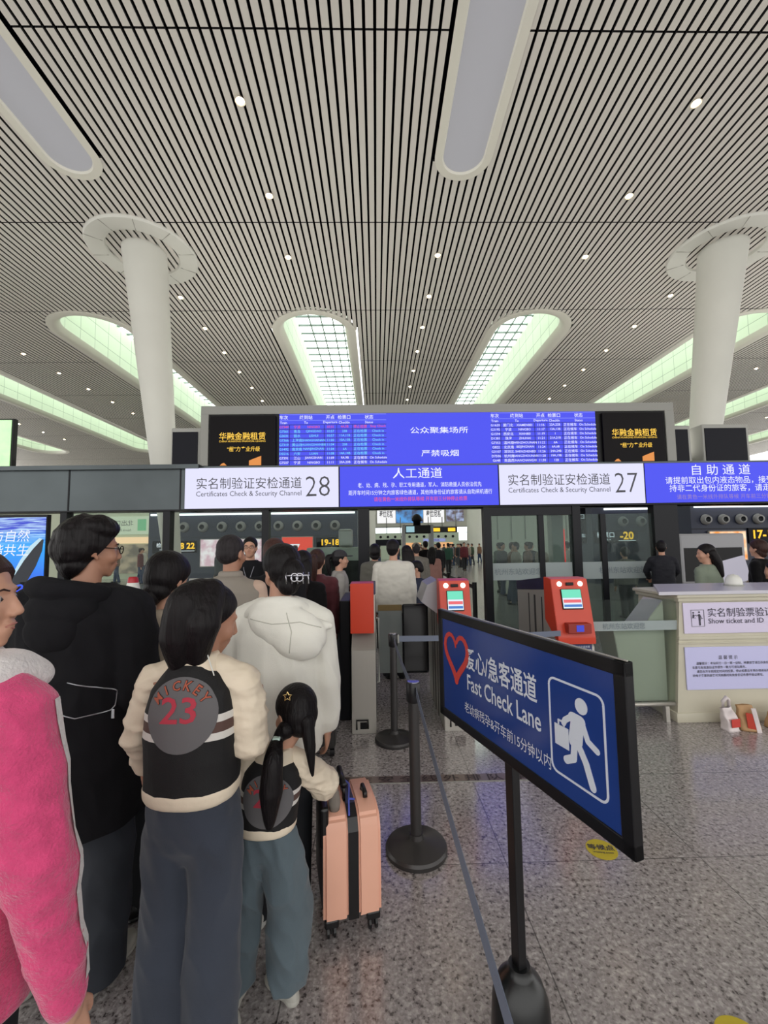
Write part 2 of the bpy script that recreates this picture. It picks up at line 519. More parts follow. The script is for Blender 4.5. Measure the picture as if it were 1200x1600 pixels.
for k, (a, b) in enumerate(((2.17, 3.72), (3.87, 5.28))):
    w = MB().box((a, FY+0.06, 0.04), (b, FY+0.074, 2.19)).build('door_%d' % (k+1), M_glassd)
    tag(w, 'sliding glass door with frosted band', kind='structure')
    MB().box((a+0.02, FY+0.045, 0.96), (b-0.02, FY+0.056, 1.28)).build('frosted_band', M_frost, w)
    fr = MB(); c = a+(b-a)*0.62 if k == 0 else a+0.45
    fr.box((c-0.05, FY+0.02, 0.04), (c+0.05, FY+0.11, 2.19)); fr.box((a, FY+0.02, 0.0), (b, FY+0.11, 0.06))
    fr.build('door_frame', M_dark, w)
    text('杭州东站欢迎您', 0.13, M_dtext, w, (b-0.62 if k else a+0.5, FY+0.04, 1.12))
# ================================================================== SIGNS ON THE FACADE
M_ledw = mat('lightbox white', (226, 226, 252), emit=1.0)
M_ledb = mat('lightbox blue', (60, 68, 230), emit=1.1)
M_ltext = mat('grey lightbox lettering', (84, 84, 92), 0.6)
M_red = mat('red lettering', (240, 84, 110), emit=1.0)
M_faint = mat('faint orange lettering', (150, 128, 190), emit=1.0)
M_case = mat('sign housing', (40, 42, 50), 0.45, 0.4)
ZB, ZT = 2.37, 3.145
def lightbox(name, label, x0, x1, m):
    root = thing(name, label, 'sign', ((x0+x1)/2, FY-0.06, ZB))
    w = (x1-x0)/2
    MB().box((-w, 0, 0), (w, 0.09, ZT-ZB), 0.004).build('housing', M_case, root)
    MB().box((-w+0.008, -0.012, 0.008), (w-0.008, -0.001, ZT-ZB-0.008)).build('light_panel', m, root)
    return root
def lb(root, wx, wz):
    return (wx-root.location.x, -0.018, wz-ZB)
for num, x0, x1, cx0, cx1, nx0, nx1 in (('28', -3.56, -0.69, -3.34, -1.39, -1.31, -0.86), ('27', 2.33, 5.11, 2.50, 4.44, 4.53, 4.97)):
    r = lightbox('channel_sign', 'white lit sign reading security channel %s' % num + (' left of centre' if num == '28' else ' right of centre'), x0, x1, M_ledw)
    text('实名制验证安检通道', 0.235, M_ltext, r, lb(r, (cx0+cx1)/2, 2.845), width=cx1-cx0)
    text('Certificates Check & Security Channel', 0.135, M_ltext, r, lb(r, (cx0+cx1)/2, 2.635), width=cx1-cx0)
    text(num, 0.56, M_ltext, r, lb(r, (nx0+nx1)/2, 2.77), width=nx1-nx0, bold=-0.013)
r = lightbox('instruction_sign', 'blue lit sign headed manual channel between the two white signs', -0.68, 2.32, M_ledb)
text('人工通道', 0.22, M_wtext, r, lb(r, 0.79, 3.0), width=0.93)
text('老、幼、病、残、孕、职工专用通道，军人、消防救援人员依法优先', 0.10, M_wtext, r, lb(r, 0.83, 2.775), width=2.33, bold=0.001)
text('距开车时间15分钟之内旅客绿色通道，其他持身份证的旅客请从自助闸机通行', 0.10, M_wtext, r, lb(r, 0.84, 2.635), width=2.7, bold=0.001)
text('请在黄色一米线外排队等候 开车前三分钟停止检票', 0.09, M_red, r, lb(r, 0.84, 2.51), width=1.75, bold=0.001)
r = lightbox('instruction_sign', 'blue lit sign headed self service channel at the right edge', 5.12, 8.6, M_ledb)
text('自 助 通 道', 0.22, M_wtext, r, lb(r, 6.58, 3.0), width=1.13)
text('请提前取出包内液态物品，接受安全检查', 0.15, M_wtext, r, lb(r, 5.50, 2.80), align='LEFT', bold=0.001)
text('持非二代身份证的旅客，请走人工通道', 0.15, M_wtext, r, lb(r, 5.57, 2.65), align='LEFT', bold=0.001)
text('请在黄色一米线外排队等候 开车前三分钟停止检票', 0.10, M_faint, r, lb(r, 5.70, 2.485), align='LEFT')

# departure board ----------------------------------------------------------
BD = thing('departure_board', 'long blue departure board in grey frame above the channel signs', 'display', (1.26, FY+0.06, 3.2))
def bx(x): return x-1.26
b = MB()
b.box((bx(-3.34), 0, 1.0), (bx(5.86), 0.35, 1.17), 0.01); b.box((bx(-3.34), 0, 0), (bx(-3.19), 0.35, 1.01), 0.01); b.box((bx(5.68), 0, 0), (bx(5.86), 0.35, 1.01), 0.01)
b.box((bx(-3.2), 0.1, 0), (bx(5.7), 0.35, 1.0))
b.build('frame', M_grey, BD)
MB().box((bx(-3.19), 0.03, -0.01), (bx(5.68), 0.1, 1.0)).build('bezel', M_black, BD)
MB().box((bx(-1.84), 0.005, 0.0), (bx(4.30), 0.03, 1.0)).build('led_screen', M_ledb, BD)
M_line = mat('table lines', (22, 26, 130), emit=1.0)
M_line2 = mat('table header lines', (120, 130, 250), emit=1.0)
M_cyan = mat('cyan lettering', (120, 225, 250), emit=1.0)
lz = lambda y: 4.2-(y-645)*0.01225-3.2
def lx(px): return -1.84+(px-435)*0.01225
rows_l = [('G7349', '宁波', 'NINGBO', '10:31', '4A,5B', '停止检票', 'Stop Check', M_red),
          ('G7561', '青岛', 'QINGDAO', '10:57', '23B', '正在检票', 'Check in', M_cyan), ('G3031', '丽水', 'LISHUI', '10:57', '11A,11B', '正在检票', 'Check in', M_cyan),
          ('G7366', '上海南', 'SHANGHAINAN', '11:00', '10A,10B', '正在检票', 'Check in', M_cyan), ('G7319', '黄山北', 'HUANGSHANBEI', '11:04', '25B', '正在检票', 'Check in', M_cyan),
          ('G1492', '南京南', 'NANJINGNAN', '11:04', '6A', '正在检票', 'Check in', M_cyan), ('D5516', '六安', 'LUAN', '11:08', '14A,14B', '正在检票', 'Check in', M_cyan),
          ('G7391', '江山', 'JIANGSHAN', '11:09', '9A,9B', '正在候车', 'On Schedule', M_wtext), ('G7507', '宁波', 'NINGBO', '11:11', '20A,20B', '正在候车', 'On Schedule', M_wtext)]
rows_r = [('G1620', '厦门北', 'XIAMENBEI', '11:16', '22A,22B'), ('G3195', '宁波', 'NINGBO', '11:17', '13A,13B'), ('G1594', '西安北', 'XIANBEI', '11:19', '1'), ('D1381', '珠海', 'ZHUHAI', '11:21', '21A,21B'),
          ('G7353', '温州南', 'WENZHOUNAN', '11:22', '6A'), ('G822', '北京南', 'BEIJINGNAN', '11:24', '6A,6B'), ('G3107', '深圳北', 'SHENZHENBEI', '11:26', '24A,24B'), ('D7506', '杭州南', 'HANGZHOUNAN', '11:28', '19A,19B'), ('G648', '南昌西', 'NANCHANGXI', '11:30', '12B')]
for side, off in ((0, 0.0), (1, 4.08)):
    xo = bx(0)+off
    ln = MB()
    for yy in (662.6, 669.8, 677, 684.2, 691.3, 698.4, 705.3, 712.2, 719.2): ln.box((lx(436)+xo, 0.001, lz(yy)-0.006), (lx(603)+xo, 0.004, lz(yy)+0.006))
    for pxx in (451, 505.5, 525, 550): ln.box((lx(pxx)+xo-0.006, 0.001, 0.0), (lx(pxx)+xo+0.006, 0.004, lz(662.6)))
    ln.build('table_lines', M_line, BD)
    l2 = MB()
    for yy in (646.2, 655.6): l2.box((lx(436)+xo, 0.001, lz(yy)-0.006), (lx(603)+xo, 0.004, lz(yy)+0.006))
    l2.build('table_header_lines', M_line2, BD)
    H1 = [(t, 0.085, (lx(p)+xo, -0.004, lz(651)), 'CENTER', 0.006) for t, p in (('车次', 442), ('终到站', 477), ('开点', 515), ('检票口', 537), ('状态', 576))]
    H2 = [(t, 0.065, (lx(p)+xo, -0.004, lz(659.3)), 'CENTER', 0.006) for t, p in (('Train', 442), ('To', 477), ('Departure', 515), ('CheckIn', 537), ('Status', 576))]
    texts(H1+H2, M_wtext, BD)
    rows = rows_l if side == 0 else [q+('正在候车', 'On Schedule', M_wtext) for q in rows_r]
    for i, q in enumerate(rows):
        z = lz(666.2+7.08*i)
        texts([(q[0], 0.066, (lx(442.5)+xo, -0.004, z), 'CENTER', 0.003), (q[1], 0.066, (lx(463)+xo, -0.004, z), 'CENTER', 0.003), (q[2], 0.062, (lx(489)+xo, -0.004, z), 'CENTER', 0.003),
               (q[3], 0.066, (lx(515)+xo, -0.004, z), 'CENTER', 0.003), (q[4], 0.062, (lx(537.5)+xo, -0.004, z), 'CENTER', 0.003), (q[5], 0.066, (lx(562)+xo, -0.004, z), 'CENTER', 0.003), (q[6], 0.064, (lx(590)+xo, -0.004, z), 'CENTER', 0.003)], q[7], BD)
text('公众聚集场所', 0.135, M_wtext, BD, (bx(1.24), -0.004, 0.655), bold=0.006, width=1.12)
text('严禁吸烟', 0.135, M_wtext, BD, (bx(1.25), -0.004, 0.205), bold=0.006, width=0.72)
M_gold = mat('gold lettering', (255, 205, 70), emit=1.1)
M_orange = mat('orange shape', (225, 140, 60), emit=1.0)
M_night = mat('dark screen', (12, 8, 12), 0.5, spec=0.15)
for x0, x1, cx, lab in ((-3.15, -1.90, -2.53, 'left'), (4.42, 5.62, 5.03, 'right')):
    a = thing('advert_screen', 'black advert screen with gold characters at %s end of departure board' % lab, 'display', ((x0+x1)/2, FY+0.03, 3.19))
    w = (x1-x0)/2
    MB().box((-w, 0, 0), (w, 0.055, 0.97), 0.005).build('screen', M_night, a)
    c = cx-(x0+x1)/2
    text('华融金融租赁', 0.155, M_gold, a, (c, -0.006, 0.575), bold=0.007, width=0.88)
    text('CHINA HUARONG FINANCIAL LEASING', 0.05, M_gold, a, (c, -0.006, 0.475), bold=0.003, width=0.88)
    text('“租”力产业升级', 0.105, M_gold, a, (c+0.02, -0.006, 0.325), bold=0.005, width=0.62, shear=0.1)
    sh = MB()
    sh.prism([(c+0.13, 0.01), (c+0.13, 0.1), (c+0.2, 0.13), (c+0.36, 0.19), (c+0.36, 0.01)], 0.002, M=Matrix.Translation((0, -0.006, 0)))
    sh.prism([(c-0.42, 0.01), (c-0.38, 0.05), (c-0.34, 0.06), (c-0.29, 0.01)], 0.002, M=Matrix.Translation((0, -0.006, 0)))
    sh.build('orange_shapes', M_orange, a)

# display boxes standing on the fascia beside the columns --------------------
M_navy = mat('dark navy panel', (16, 17, 28), 0.5, spec=0.2)
for lab, x0, x1, z1, y in (('left of the departure board', -3.95, -3.36, 3.98, FY+0.15), ('just right of the departure board', 5.90, 6.36, 3.98, FY+0.3), ('in front of the right hand column', 6.60, 7.55, 4.0, FY+0.3)):
    t = thing('display_box', 'dark blank display box with grey casing %s' % lab, 'display', ((x0+x1)/2, y, 3.19))
    w = (x1-x0)/2; h = z1-3.19
    MB().box((-w, 0.02, 0), (w, 0.38, h), 0.03).build('casing', M_lgrey, t)
    MB().box((-w+0.04, 0.0, 0.02), (w-0.07, 0.03, h-0.09)).build('panel', M_navy, t)
# sliver of a green screen at far left
t = thing('green_screen', 'bright green screen cut off by the left edge above fascia', 'display', (-7.6, FY+0.2, 3.2))
MB().box((-0.7, 0, 0), (0.62, 0.1, 1.0), 0.01).build('casing', M_black, t)
gm = bpy.data.materials.new('green screen picture'); gm.use_nodes = True
nt = NT(gm); p = gm.node_tree.nodes['Principled BSDF']; nz = nt.n('ShaderNodeTexNoise'); nz.inputs['Scale'].default_value = 6
tc = nt.n('ShaderNodeTexCoord'); nt.l(tc.outputs['Object'], nz.inputs['Vector'])
nt.l(nt.mix(nz.outputs[0], lin((10, 60, 20)), lin((150, 255, 110))), p.inputs['Emission Color']); p.inputs['Emission Strength'].default_value = 1.0
MB().box((-0.66, -0.01, 0.03), (0.58, 0.0, 0.97)).build('picture', gm, t)

# blue wildlife advert screen, left --------------------------------------------
t = thing('advert_screen', 'bright blue advert screen with whale and white characters at left edge', 'display', (-6.75, FY-0.02, 0.86))
MB().box((-0.85, 0, 0), (0.66, 0.1, 1.45), 0.005).build('housing', M_black, t)
bm_ = bpy.data.materials.new('ocean picture'); bm_.use_nodes = True
nt = NT(bm_); p = bm_.node_tree.nodes['Principled BSDF']; p.inputs['Base Color'].default_value = (0.01, 0.01, 0.02, 1)
tc = nt.n('ShaderNodeTexCoord'); sp = nt.n('ShaderNodeSeparateXYZ'); nt.l(tc.outputs['Object'], sp.inputs[0])
mp = nt.n('ShaderNodeMapping'); mp.inputs['Rotation'].default_value = (0, math.radians(35), 0); mp.inputs['Scale'].default_value = (1.2, 1, 16)
nt.l(tc.outputs['Object'], mp.inputs[0]); nz = nt.n('ShaderNodeTexNoise'); nz.inputs['Scale'].default_value = 2.0; nz.inputs['Detail'].default_value = 4; nt.l(mp.outputs[0], nz.inputs[0])
st = nt.n('ShaderNodeMapRange'); st.inputs[1].default_value = 0.42; st.inputs[2].default_value = 0.62; nt.l(nz.outputs[0], st.inputs[0])
top = nt.n('ShaderNodeMapRange'); top.inputs[1].default_value = 0.85; top.inputs[2].default_value = 1.2; nt.l(sp.outputs[2], top.inputs[0])
low = nt.n('ShaderNodeMapRange'); low.inputs[1].default_value = 0.1; low.inputs[2].default_value = 0.9; nt.l(sp.outputs[2], low.inputs[0])
water = nt.mix(low.outputs[0], lin((40, 80, 235)), lin((30, 170, 250)))
sea = nt.mix(st.outputs[0], lin((40, 60, 205)), lin((190, 225, 255)))
nt.l(nt.mix(top.outputs[0], water, sea), p.inputs['Emission Color']); p.inputs['Emission Strength'].default_value = 1.0
MB().box((-0.83, -0.01, 0.04), (0.64, 0.0, 1.40)).build('picture', bm_, t)
wp = MB().prism([(0.62, 0.98), (0.55, 1.0), (0.40, 0.86), (0.24, 0.62), (0.10, 0.34), (-0.02, 0.20), (0.16, 0.16), (0.34, 0.2), (0.5, 0.5), (0.60, 0.78)], 0.004, M=Matrix.Translation((0, -0.016, 0)))
wm = mat('whale back', (40, 46, 58), emit=0.6)
wp.build('whale_picture', wm, t)
wp = MB().prism([(0.60, 1.0), (0.54, 1.01), (0.38, 0.87), (0.22, 0.62), (0.08, 0.34), (-0.06, 0.18), (0.0, 0.2), (0.14, 0.36), (0.28, 0.6), (0.44, 0.82)], 0.004, M=Matrix.Translation((0, -0.019, 0)))
wp.build('foam_edge', mat('sea foam', (200, 235, 250), emit=0.9), t)
text('人与自然', 0.235, M_wtext, t, (-0.10, -0.024, 1.06), shear=0.12, align='CENTER')
text('和谐共生', 0.235, M_wtext, t, (-0.10, -0.024, 0.80), shear=0.12, align='CENTER')

# ================================================================== FAST CHECK LANE SIGN (foreground)
ax, ay, bx_, by_ = 0.268, 1.915, 0.582, 1.02
L = math.hypot(bx_-ax, by_-ay); ang = math.atan2(by_-ay, bx_-ax)
S = thing('lane_sign', 'blue fast check lane sign on black pole in right foreground', 'sign', ((ax+bx_)/2, (ay+by_)/2, 0), ang)
zb, zt = 0.918, 1.365
hw = L/2; TH = 0.028
fr = MB()
bz = 0.036
fr.box((-hw, 0, zt-bz), (hw, TH, zt), 0.003); fr.box((-hw, 0, zb), (hw, TH, zb+bz), 0.003)
fr.box((-hw, 0, zb), (-hw+bz, TH, zt), 0.003); fr.box((hw-bz, 0, zb), (hw, TH, zt), 0.003); fr.box((-hw+0.01, 0.012, zb+0.01), (hw-0.01, TH-0.004, zt-0.01))
fr.build('frame', mat('black aluminium', (20, 20, 24), 0.35, 0.3), S)
MB().box((-hw+bz*0.8, 0.004, zb+bz*0.8), (hw-bz*0.8, 0.012, zt-bz*0.8)).build('blue_panel', mat('blue sign film', (34, 62, 134), 0.18, spec=0.5), S)
MB().box((-hw+0.005, 0.012, zt), (hw-0.005, 0.018, zt+0.0025)).build('steel_edge', M_steel, S)
M_sw = mat('sign white film', (216, 222, 234), 0.5)
# layout: x from left edge of the blue panel
def sx(u): return -hw+u*L
text('爱心/急客通道', 0.088, M_sw, S, (sx(0.238), 0.0025, 1.207), bold=0.014, align='LEFT', width=0.405, res=3)
text('Fast Check Lane', 0.083, M_sw, S, (sx(0.238), 0.0025, 1.116), bold=0.012, align='LEFT', width=0.415, res=3)
text('老幼病残孕&开车前15分钟以内', 0.044, M_sw, S, (sx(0.215), 0.0025, 1.016), align='LEFT', width=0.475, res=3)
def stroke(pts, w, n=6):
    """closed ribbon polygons along a polyline in XZ"""
    mb = []
    for a, b in zip(pts[:-1], pts[1:]):
        a, b = Vector((a[0], a[1])), Vector((b[0], b[1])); d = (b-a).normalized(); q = Vector((-d.y, d.x))*w/2
        mb.append([tuple(a+q), tuple(a-q), tuple(b-q), tuple(b+q)])
    for c in pts:
        mb.append([(c[0]+w/2*math.cos(2*PI*i/12), c[1]+w/2*math.sin(2*PI*i/12)) for i in range(12)])
    return mb
def flat(polys, name, m, parent, y, th=0.0015):
    b = MB()
    for i, q in enumerate(polys): b.prism(list(q), th, M=Matrix.Translation((0, y-0.00002*i, 0)))
    return b.build(name, m, parent)
# heart outline
hp = []
for i in range(33):
    t_ = 2*PI*i/32
    hp.append((16*math.sin(t_)**3/16, (13*math.cos(t_)-5*math.cos(2*t_)-2*math.cos(3*t_)-math.cos(4*t_))/16))
hx, hz = sx(0.155), 1.20
pol = []
for i in range(3, 33):
    a, b2 = hp[i-1], hp[i]
    w = 0.010+0.016*abs(math.sin(PI*i/32))
    pol += stroke([(hx+a[0]*0.088, hz+a[1]*0.10), (hx+b2[0]*0.088, hz+b2[1]*0.10)], w)
flat(pol, 'heart_emblem', mat('red film', (206, 66, 58), 0.4), S, 0.0028)
# running passenger pictogram in a rounded square
px0, px1, pz0, pz1 = sx(0.722), sx(0.925), 1.004, 1.262
rad = 0.022; ring = []
for cx_, cz_, a0 in ((px1-rad, pz1-rad, 0), (px0+rad, pz1-rad, 90), (px0+rad, pz0+rad, 180), (px1-rad, pz0+rad, 270)):
    for i in range(6):
        a = math.radians(a0+90*i/5); ring.append((cx_+rad*math.cos(a), cz_+rad*math.sin(a)))
ring.append(ring[0])
flat(stroke(ring, 0.006), 'pictogram_border', M_sw, S, 0.0028)
W_, H_ = px1-px0, pz1-pz0
def pp(u, v_): return (px0+u*W_, pz0+v_*H_)
man = stroke([pp(0.45, 0.665), pp(0.60, 0.66)], 0.030)+stroke([pp(0.53, 0.64), pp(0.47, 0.43)], 0.042)+stroke([pp(0.56, 0.62), pp(0.52, 0.44)], 0.034)
man += stroke([pp(0.45, 0.68), pp(0.30, 0.60), pp(0.27, 0.56)], 0.016)+stroke([pp(0.62, 0.66), pp(0.71, 0.50), pp(0.86, 0.45)], 0.017)
man += stroke([pp(0.53, 0.42), pp(0.66, 0.27), pp(0.76, 0.07)], 0.021)+stroke([pp(0.47, 0.42), pp(0.44, 0.25), pp(0.30, 0.19)], 0.021)
hc = pp(0.62, 0.82)
man.append([(hc[0]+0.021*math.cos(2*PI*i/20), hc[1]+0.021*math.sin(2*PI*i/20)) for i in range(20)])
man.append([pp(0.09, 0.52), pp(0.09, 0.30), pp(0.36, 0.30), pp(0.36, 0.52)])
man += stroke([pp(0.17, 0.53), pp(0.17, 0.57), pp(0.28, 0.57), pp(0.28, 0.53)], 0.005)
flat(man, 'running_passenger_pictogram', M_sw, S, 0.0028)
MB().box((-0.021, 0.003, 0.2), (0.021, 0.033, zb+0.02), 0.004).build('pole', mat('black painted pole', (13, 13, 16), 0.4), S)
MB().lathe([(0.094, 0.0), (0.096, 0.02), (0.094, 0.12), (0.088, 0.2), (0.07, 0.25), (0.045, 0.275), (0.036, 0.285), (0.034, 0.30)], 32, M=Matrix.Translation((0, 0.018, 0))).build('base', mat('black rubber base', (15, 17, 18), 0.3), S, angle=40)

# ================================================================== QUEUE STANCHIONS
M_post = mat('stanchion grey', (62, 60, 60), 0.38, 0.35)
M_head = mat('stanchion head', (24, 24, 28), 0.4)
M_cap = mat('stanchion cap', (120, 120, 132), 0.12, 0.6)
M_belt = mat('grey webbing belt', (112, 120, 138), 0.7, bump=(300, 0.1))
st = thing('queue_stanchion', 'nearer grey queue stanchion beside the pink suitcase', 'stanchion', (0.195, 2.44, 0), group='queue stanchions')
MB().lathe([(0.166, 0.0), (0.168, 0.02), (0.160, 0.034), (0.12, 0.046), (0.06, 0.056), (0.04, 0.066), (0.036, 0.09)], 48).build('base', M_post, st, angle=35)
MB().lathe([(0.030, 0.06), (0.030, 0.80)], 28).build('post', M_post, st, angle=40)
MB().lathe([(0.034, 0.78), (0.040, 0.79), (0.040, 0.882), (0.036, 0.888)], 28).build('head', M_head, st, angle=40)
MB().lathe([(0.034, 0.886), (0.033, 0.893), (0.0005, 0.895)], 28).build('cap', M_cap, st, angle=40)
st2 = dup(st, (0.132, 3.74, 0), 0, 'farther grey queue stanchion in front of the gate flaps')
def belt(p0, p1, parent, sag=0.02, h=0.048):
    b = MB(); n = 10; v_, f_ = [], []
    p0, p1 = Vector(p0), Vector(p1); d = (p1-p0); q = Vector((-d.y, d.x, 0)).normalized()*0.0012
    for i in range(n+1):
        t_ = i/n; c = p0+d*t_-Vector((0, 0, sag*4*t_*(1-t_)))
        for s_ in (q, -q):
            for z in (h/2, -h/2): v_.append(c+s_+Vector((0, 0, z)))
    for i in range(n):
        k = i*4
        for a, b2 in ((0, 1), (1, 3), (3, 2), (2, 0)): f_.append((k+a, k+b2, k+4+b2, k+4+a))
    f_ += [(0, 1, 3, 2), (n*4, n*4+2, n*4+3, n*4+1)]
    return b.raw(v_, f_).build('belt', M_belt, parent)
belt((0.012, -0.038, 0.845), (0.02, -1.85, 0.845), st)          # towards the viewer, past the frame
belt((-0.005, 0.035, 0.845), (-0.058, 1.262, 0.845), st)
belt((0.04, 0.0, 0.845), (1.50, 0.10, 0.845), st2, 0.01)
MB().box((0.036, -0.018, 0.81), (0.052, 0.018, 0.88), 0.004).build('belt_clip', M_lgrey, st2)

# ================================================================== TICKET GATES
M_rod = mat('gate red', (206, 62, 34), 0.35)
M_rod2 = mat('gate side red', (150, 44, 34), 0.4)
M_purple = mat('dark tinted top', (62, 58, 84), 0.18, 0.2)
def gate_shell(root, w, plain):
    # profile in YZ, swept across x
    def pr(poly, x0, x1, m, name, bev=0.004):
        M = Matrix(((0, 1, 0, x0), (1, 0, 0, 0), (0, 0, 1, 0), (0, 0, 0, 1)))
        return MB().prism(poly, x1-x0, M=M, bev=bev).build(name, m, root)
    pr([(0.0, 0.0), (0.0, 0.72), (0.16, 0.86), (0.18, 1.22), (1.08, 1.18), (1.08, 0.0)], 0, w, M_steel, 'steel_body')
    if plain:
        pr([(-0.012, 0.868), (-0.012, 1.31), (0.16, 1.315), (0.16, 0.868)], -0.006, w-0.012, M_rod, 'red_cover')
        pr([(0.16, 1.19), (0.16, 1.318), (1.08, 1.24), (1.08, 1.17)], -0.006, w+0.006, M_purple, 'top_cover')
    else:
        pr([(-0.02, 0.74), (-0.02, 0.80), (0.10, 1.31), (0.17, 1.322), (0.27, 1.322), (0.27, 0.92)], -0.008, w+0.008, M_rod, 'red_cover')
        pr([(0.27, 1.20), (0.27, 1.318), (1.08, 1.22), (1.08, 1.12)], -0.008, w+0.008, M_purple, 'top_cover')
        k = Matrix.Translation((w/2, 0.038, 1.05)) @ Matrix.Rotation(math.radians(-13.2), 4, 'X')
        MB().box((-w*0.29, -0.012, -0.01), (w*0.29, 0.01, 0.175), 0.004, M=k).build('screen_bezel', M_black, root)
        MB().box((-w*0.27, -0.0145, 0.095), (w*0.27, -0.012, 0.17), M=k).build('screen_picture', mat('screen green', (110, 225, 190), emit=1.0), root)
        s_ = MB().box((-w*0.27, -0.0145, 0.0), (w*0.27, -0.012, 0.094), M=k).build('screen_panel', mat('screen white', (225, 240, 250), emit=1.0), root)
        MB().box((-w*0.25, -0.0165, 0.05), (w*0.25, -0.0146, 0.078), M=k).build('screen_banner', mat('screen red', (235, 100, 110), emit=1.0), root)
        MB().box((-w*0.25, -0.0165, 0.012), (w*0.25, -0.0146, 0.034), M=k).build('screen_footer', mat('screen blue', (60, 120, 200), emit=1.0), root)
        for sx_ in (-0.3, 0.3):
            MB().lathe([(0.0005, 0), (0.022, 0.0), (0.024, -0.006)], 20, M=k @ Matrix.Translation((sx_*w, -0.0145, 0.222)) @ Matrix.Rotation(PI/2, 4, 'X')).build('lamp', mat('gate lamp', (255, 246, 235), emit=2.0), root)
        MB().box((-0.035, -0.013, 0.208), (0.035, 0.0, 0.236), 0.004, M=k).build('camera_window', M_black, root)
        MB().box((w*0.20, -0.075, 0.845), (w*0.84, 0.03, 0.93), 0.006).build('reader_shelf', M_rod2, root)
        MB().box((w*0.42, -0.079, 0.862), (w*0.62, -0.074, 0.918)).build('scanner_window', mat('scanner blue', (60, 70, 220), emit=0.8), root)
        MB().box((w*0.30, -0.006, 0.60), (w*0.92, 0.0, 0.735)).build('notice_plate', mat('navy plate', (34, 40, 92), 0.4), root)
        texts([('二代证请放置', 0.022, (w*0.66, -0.008, 0.715)), ('此处 请扫码', 0.022, (w*0.72, -0.008, 0.685)), ('进站 通行', 0.022, (w*0.72, -0.008, 0.655)), ('谢谢', 0.022, (w*0.72, -0.008, 0.625))], M_sw, root)
        hb = MB(); hb.box((w*0.34, -0.05, 0.52), (w*0.44, -0.005, 0.71), 0.012); hb.box((w*0.52, -0.05, 0.52), (w*0.62, -0.005, 0.71), 0.012); hb.build('ticket_slot', M_black, root)
    d = MB()
    for side in (-0.004, w):
        d.box((side, 0.34, 0.0), (side+0.004, 0.36, 1.12)); d.box((side, 0.52, 0.0), (side+0.004, 0.56, 1.12)); d.box((side, 0.70, 0.0), (side+0.004, 0.72, 1.12))
    d.build('panel_joints', mat('joint dark', (50, 48, 48), 0.5), root)
    r_ = MB(); r_.tube([(w+0.01, 0.30, 0.35), (w+0.03, 0.30, 0.35), (w+0.03, 0.30, 0.95), (w+0.01, 0.30, 0.95)], 0.01); r_.build('grab_bar', M_lgrey, root)
    lp = MB(); lp.tube([(w*0.2, -0.004, 0.04), (w*0.2, -0.012, 0.12), (w*0.66, -0.012, 0.12), (w*0.66, -0.012, 0.05)], 0.008, 8); lp.box((w*0.34, -0.006, 0.045), (w*0.62, 0.002, 0.1)); lp.build('socket_loop', M_black, root)
g1 = thing('ticket_gate', 'steel ticket gate with plain red top beside the maroon coat', 'ticket gate', (-0.236, 3.88, 0), group='ticket gates')
gate_shell(g1, 0.215, True)
g2 = thing('ticket_gate', 'red and steel ticket gate partly hidden behind the lane sign', 'ticket gate', (0.585, 3.90, 0), group='ticket gates')
gate_shell(g2, 0.265, False)
g3 = thing('ticket_gate', 'red ticket gate with lit screen near the white counter', 'ticket gate', (1.625, 3.88, 0), group='ticket gates')
gate_shell(g3, 0.325, False)
MB().prism([(-0.16, 1.10), (-0.10, 1.26), (0.0, 1.31), (0.0, 0.98)], 0.5, M=Matrix.Translation((0, 0.25, 0))).build('grey_hood', mat('grey hood', (150, 148, 152), 0.4, 0.3), g2)
MB().box((-0.13, 0.3, 0.0), (-0.03, 1.05, 1.12), 0.01).build('side_cabinet', M_dark, g1)
# flaps
fl = MB().box((0.0, 0, 0.26), (0.265, 0.012, 0.99), 0.004)
o = fl.build('flap', glass_mat('bronze glass', (150, 135, 108), 0.12, haze=0.35)); o.location = (0.005, 4.76, 0); tag(o, 'bronze tinted flap of the open lane gate', 'gate flap', 'lane gate flaps')
MB().box((0.0, -0.003, 0.93), (0.265, 0.015, 0.995), 0.003).build('edge_strip', mat('bronze strip', (110, 90, 50), 0.4, 0.4), o)
o = MB().box((0, 0, 0.26), (0.285, 0.012, 1.0), 0.02).build('flap', mat('dark flap', (22, 22, 26), 0.12)); o.location = (0.272, 4.76, 0); tag(o, 'dark flap of the lane gate beside the bronze one', 'gate flap', 'lane gate flaps')

# ================================================================== COUNTER, RIGHT
M_cream = mat('cream lacquer', (204, 199, 180), 0.45, var=(3, 0.05))
M_ctop = mat('counter top', (206, 204, 214), 0.25)
M_plate = mat('pale plate', (222, 214, 240), 0.4)
M_plate2 = mat('pale blue plate', (206, 206, 246), 0.4)
M_ink = mat('dark ink', (62, 60, 74), 0.6)
C = thing('counter', 'cream ticket check counter at the right edge', 'counter', (2.76, 3.97, 0))
b = MB(); XR = 2.6
b.prism([(-0.03, 0.08), (0.055, 1.11), (XR, 1.11), (XR, 0.08)], 0.62)
b.box((-0.045, -0.012, 0.0), (XR, 0.62, 0.085), 0.006)
b.box((0.03, -0.02, 1.085), (XR, 0.64, 1.125), 0.008); b.box((0.01, -0.04, 1.12), (XR, 0.66, 1.155), 0.01)
b.box((0.02, -0.012, 0.735), (XR, 0.02, 0.765), 0.004); b.box((0.015, -0.012, 0.70), (XR, 0.02, 0.715), 0.004)
b.build('cabinet', M_cream, C, angle=30)
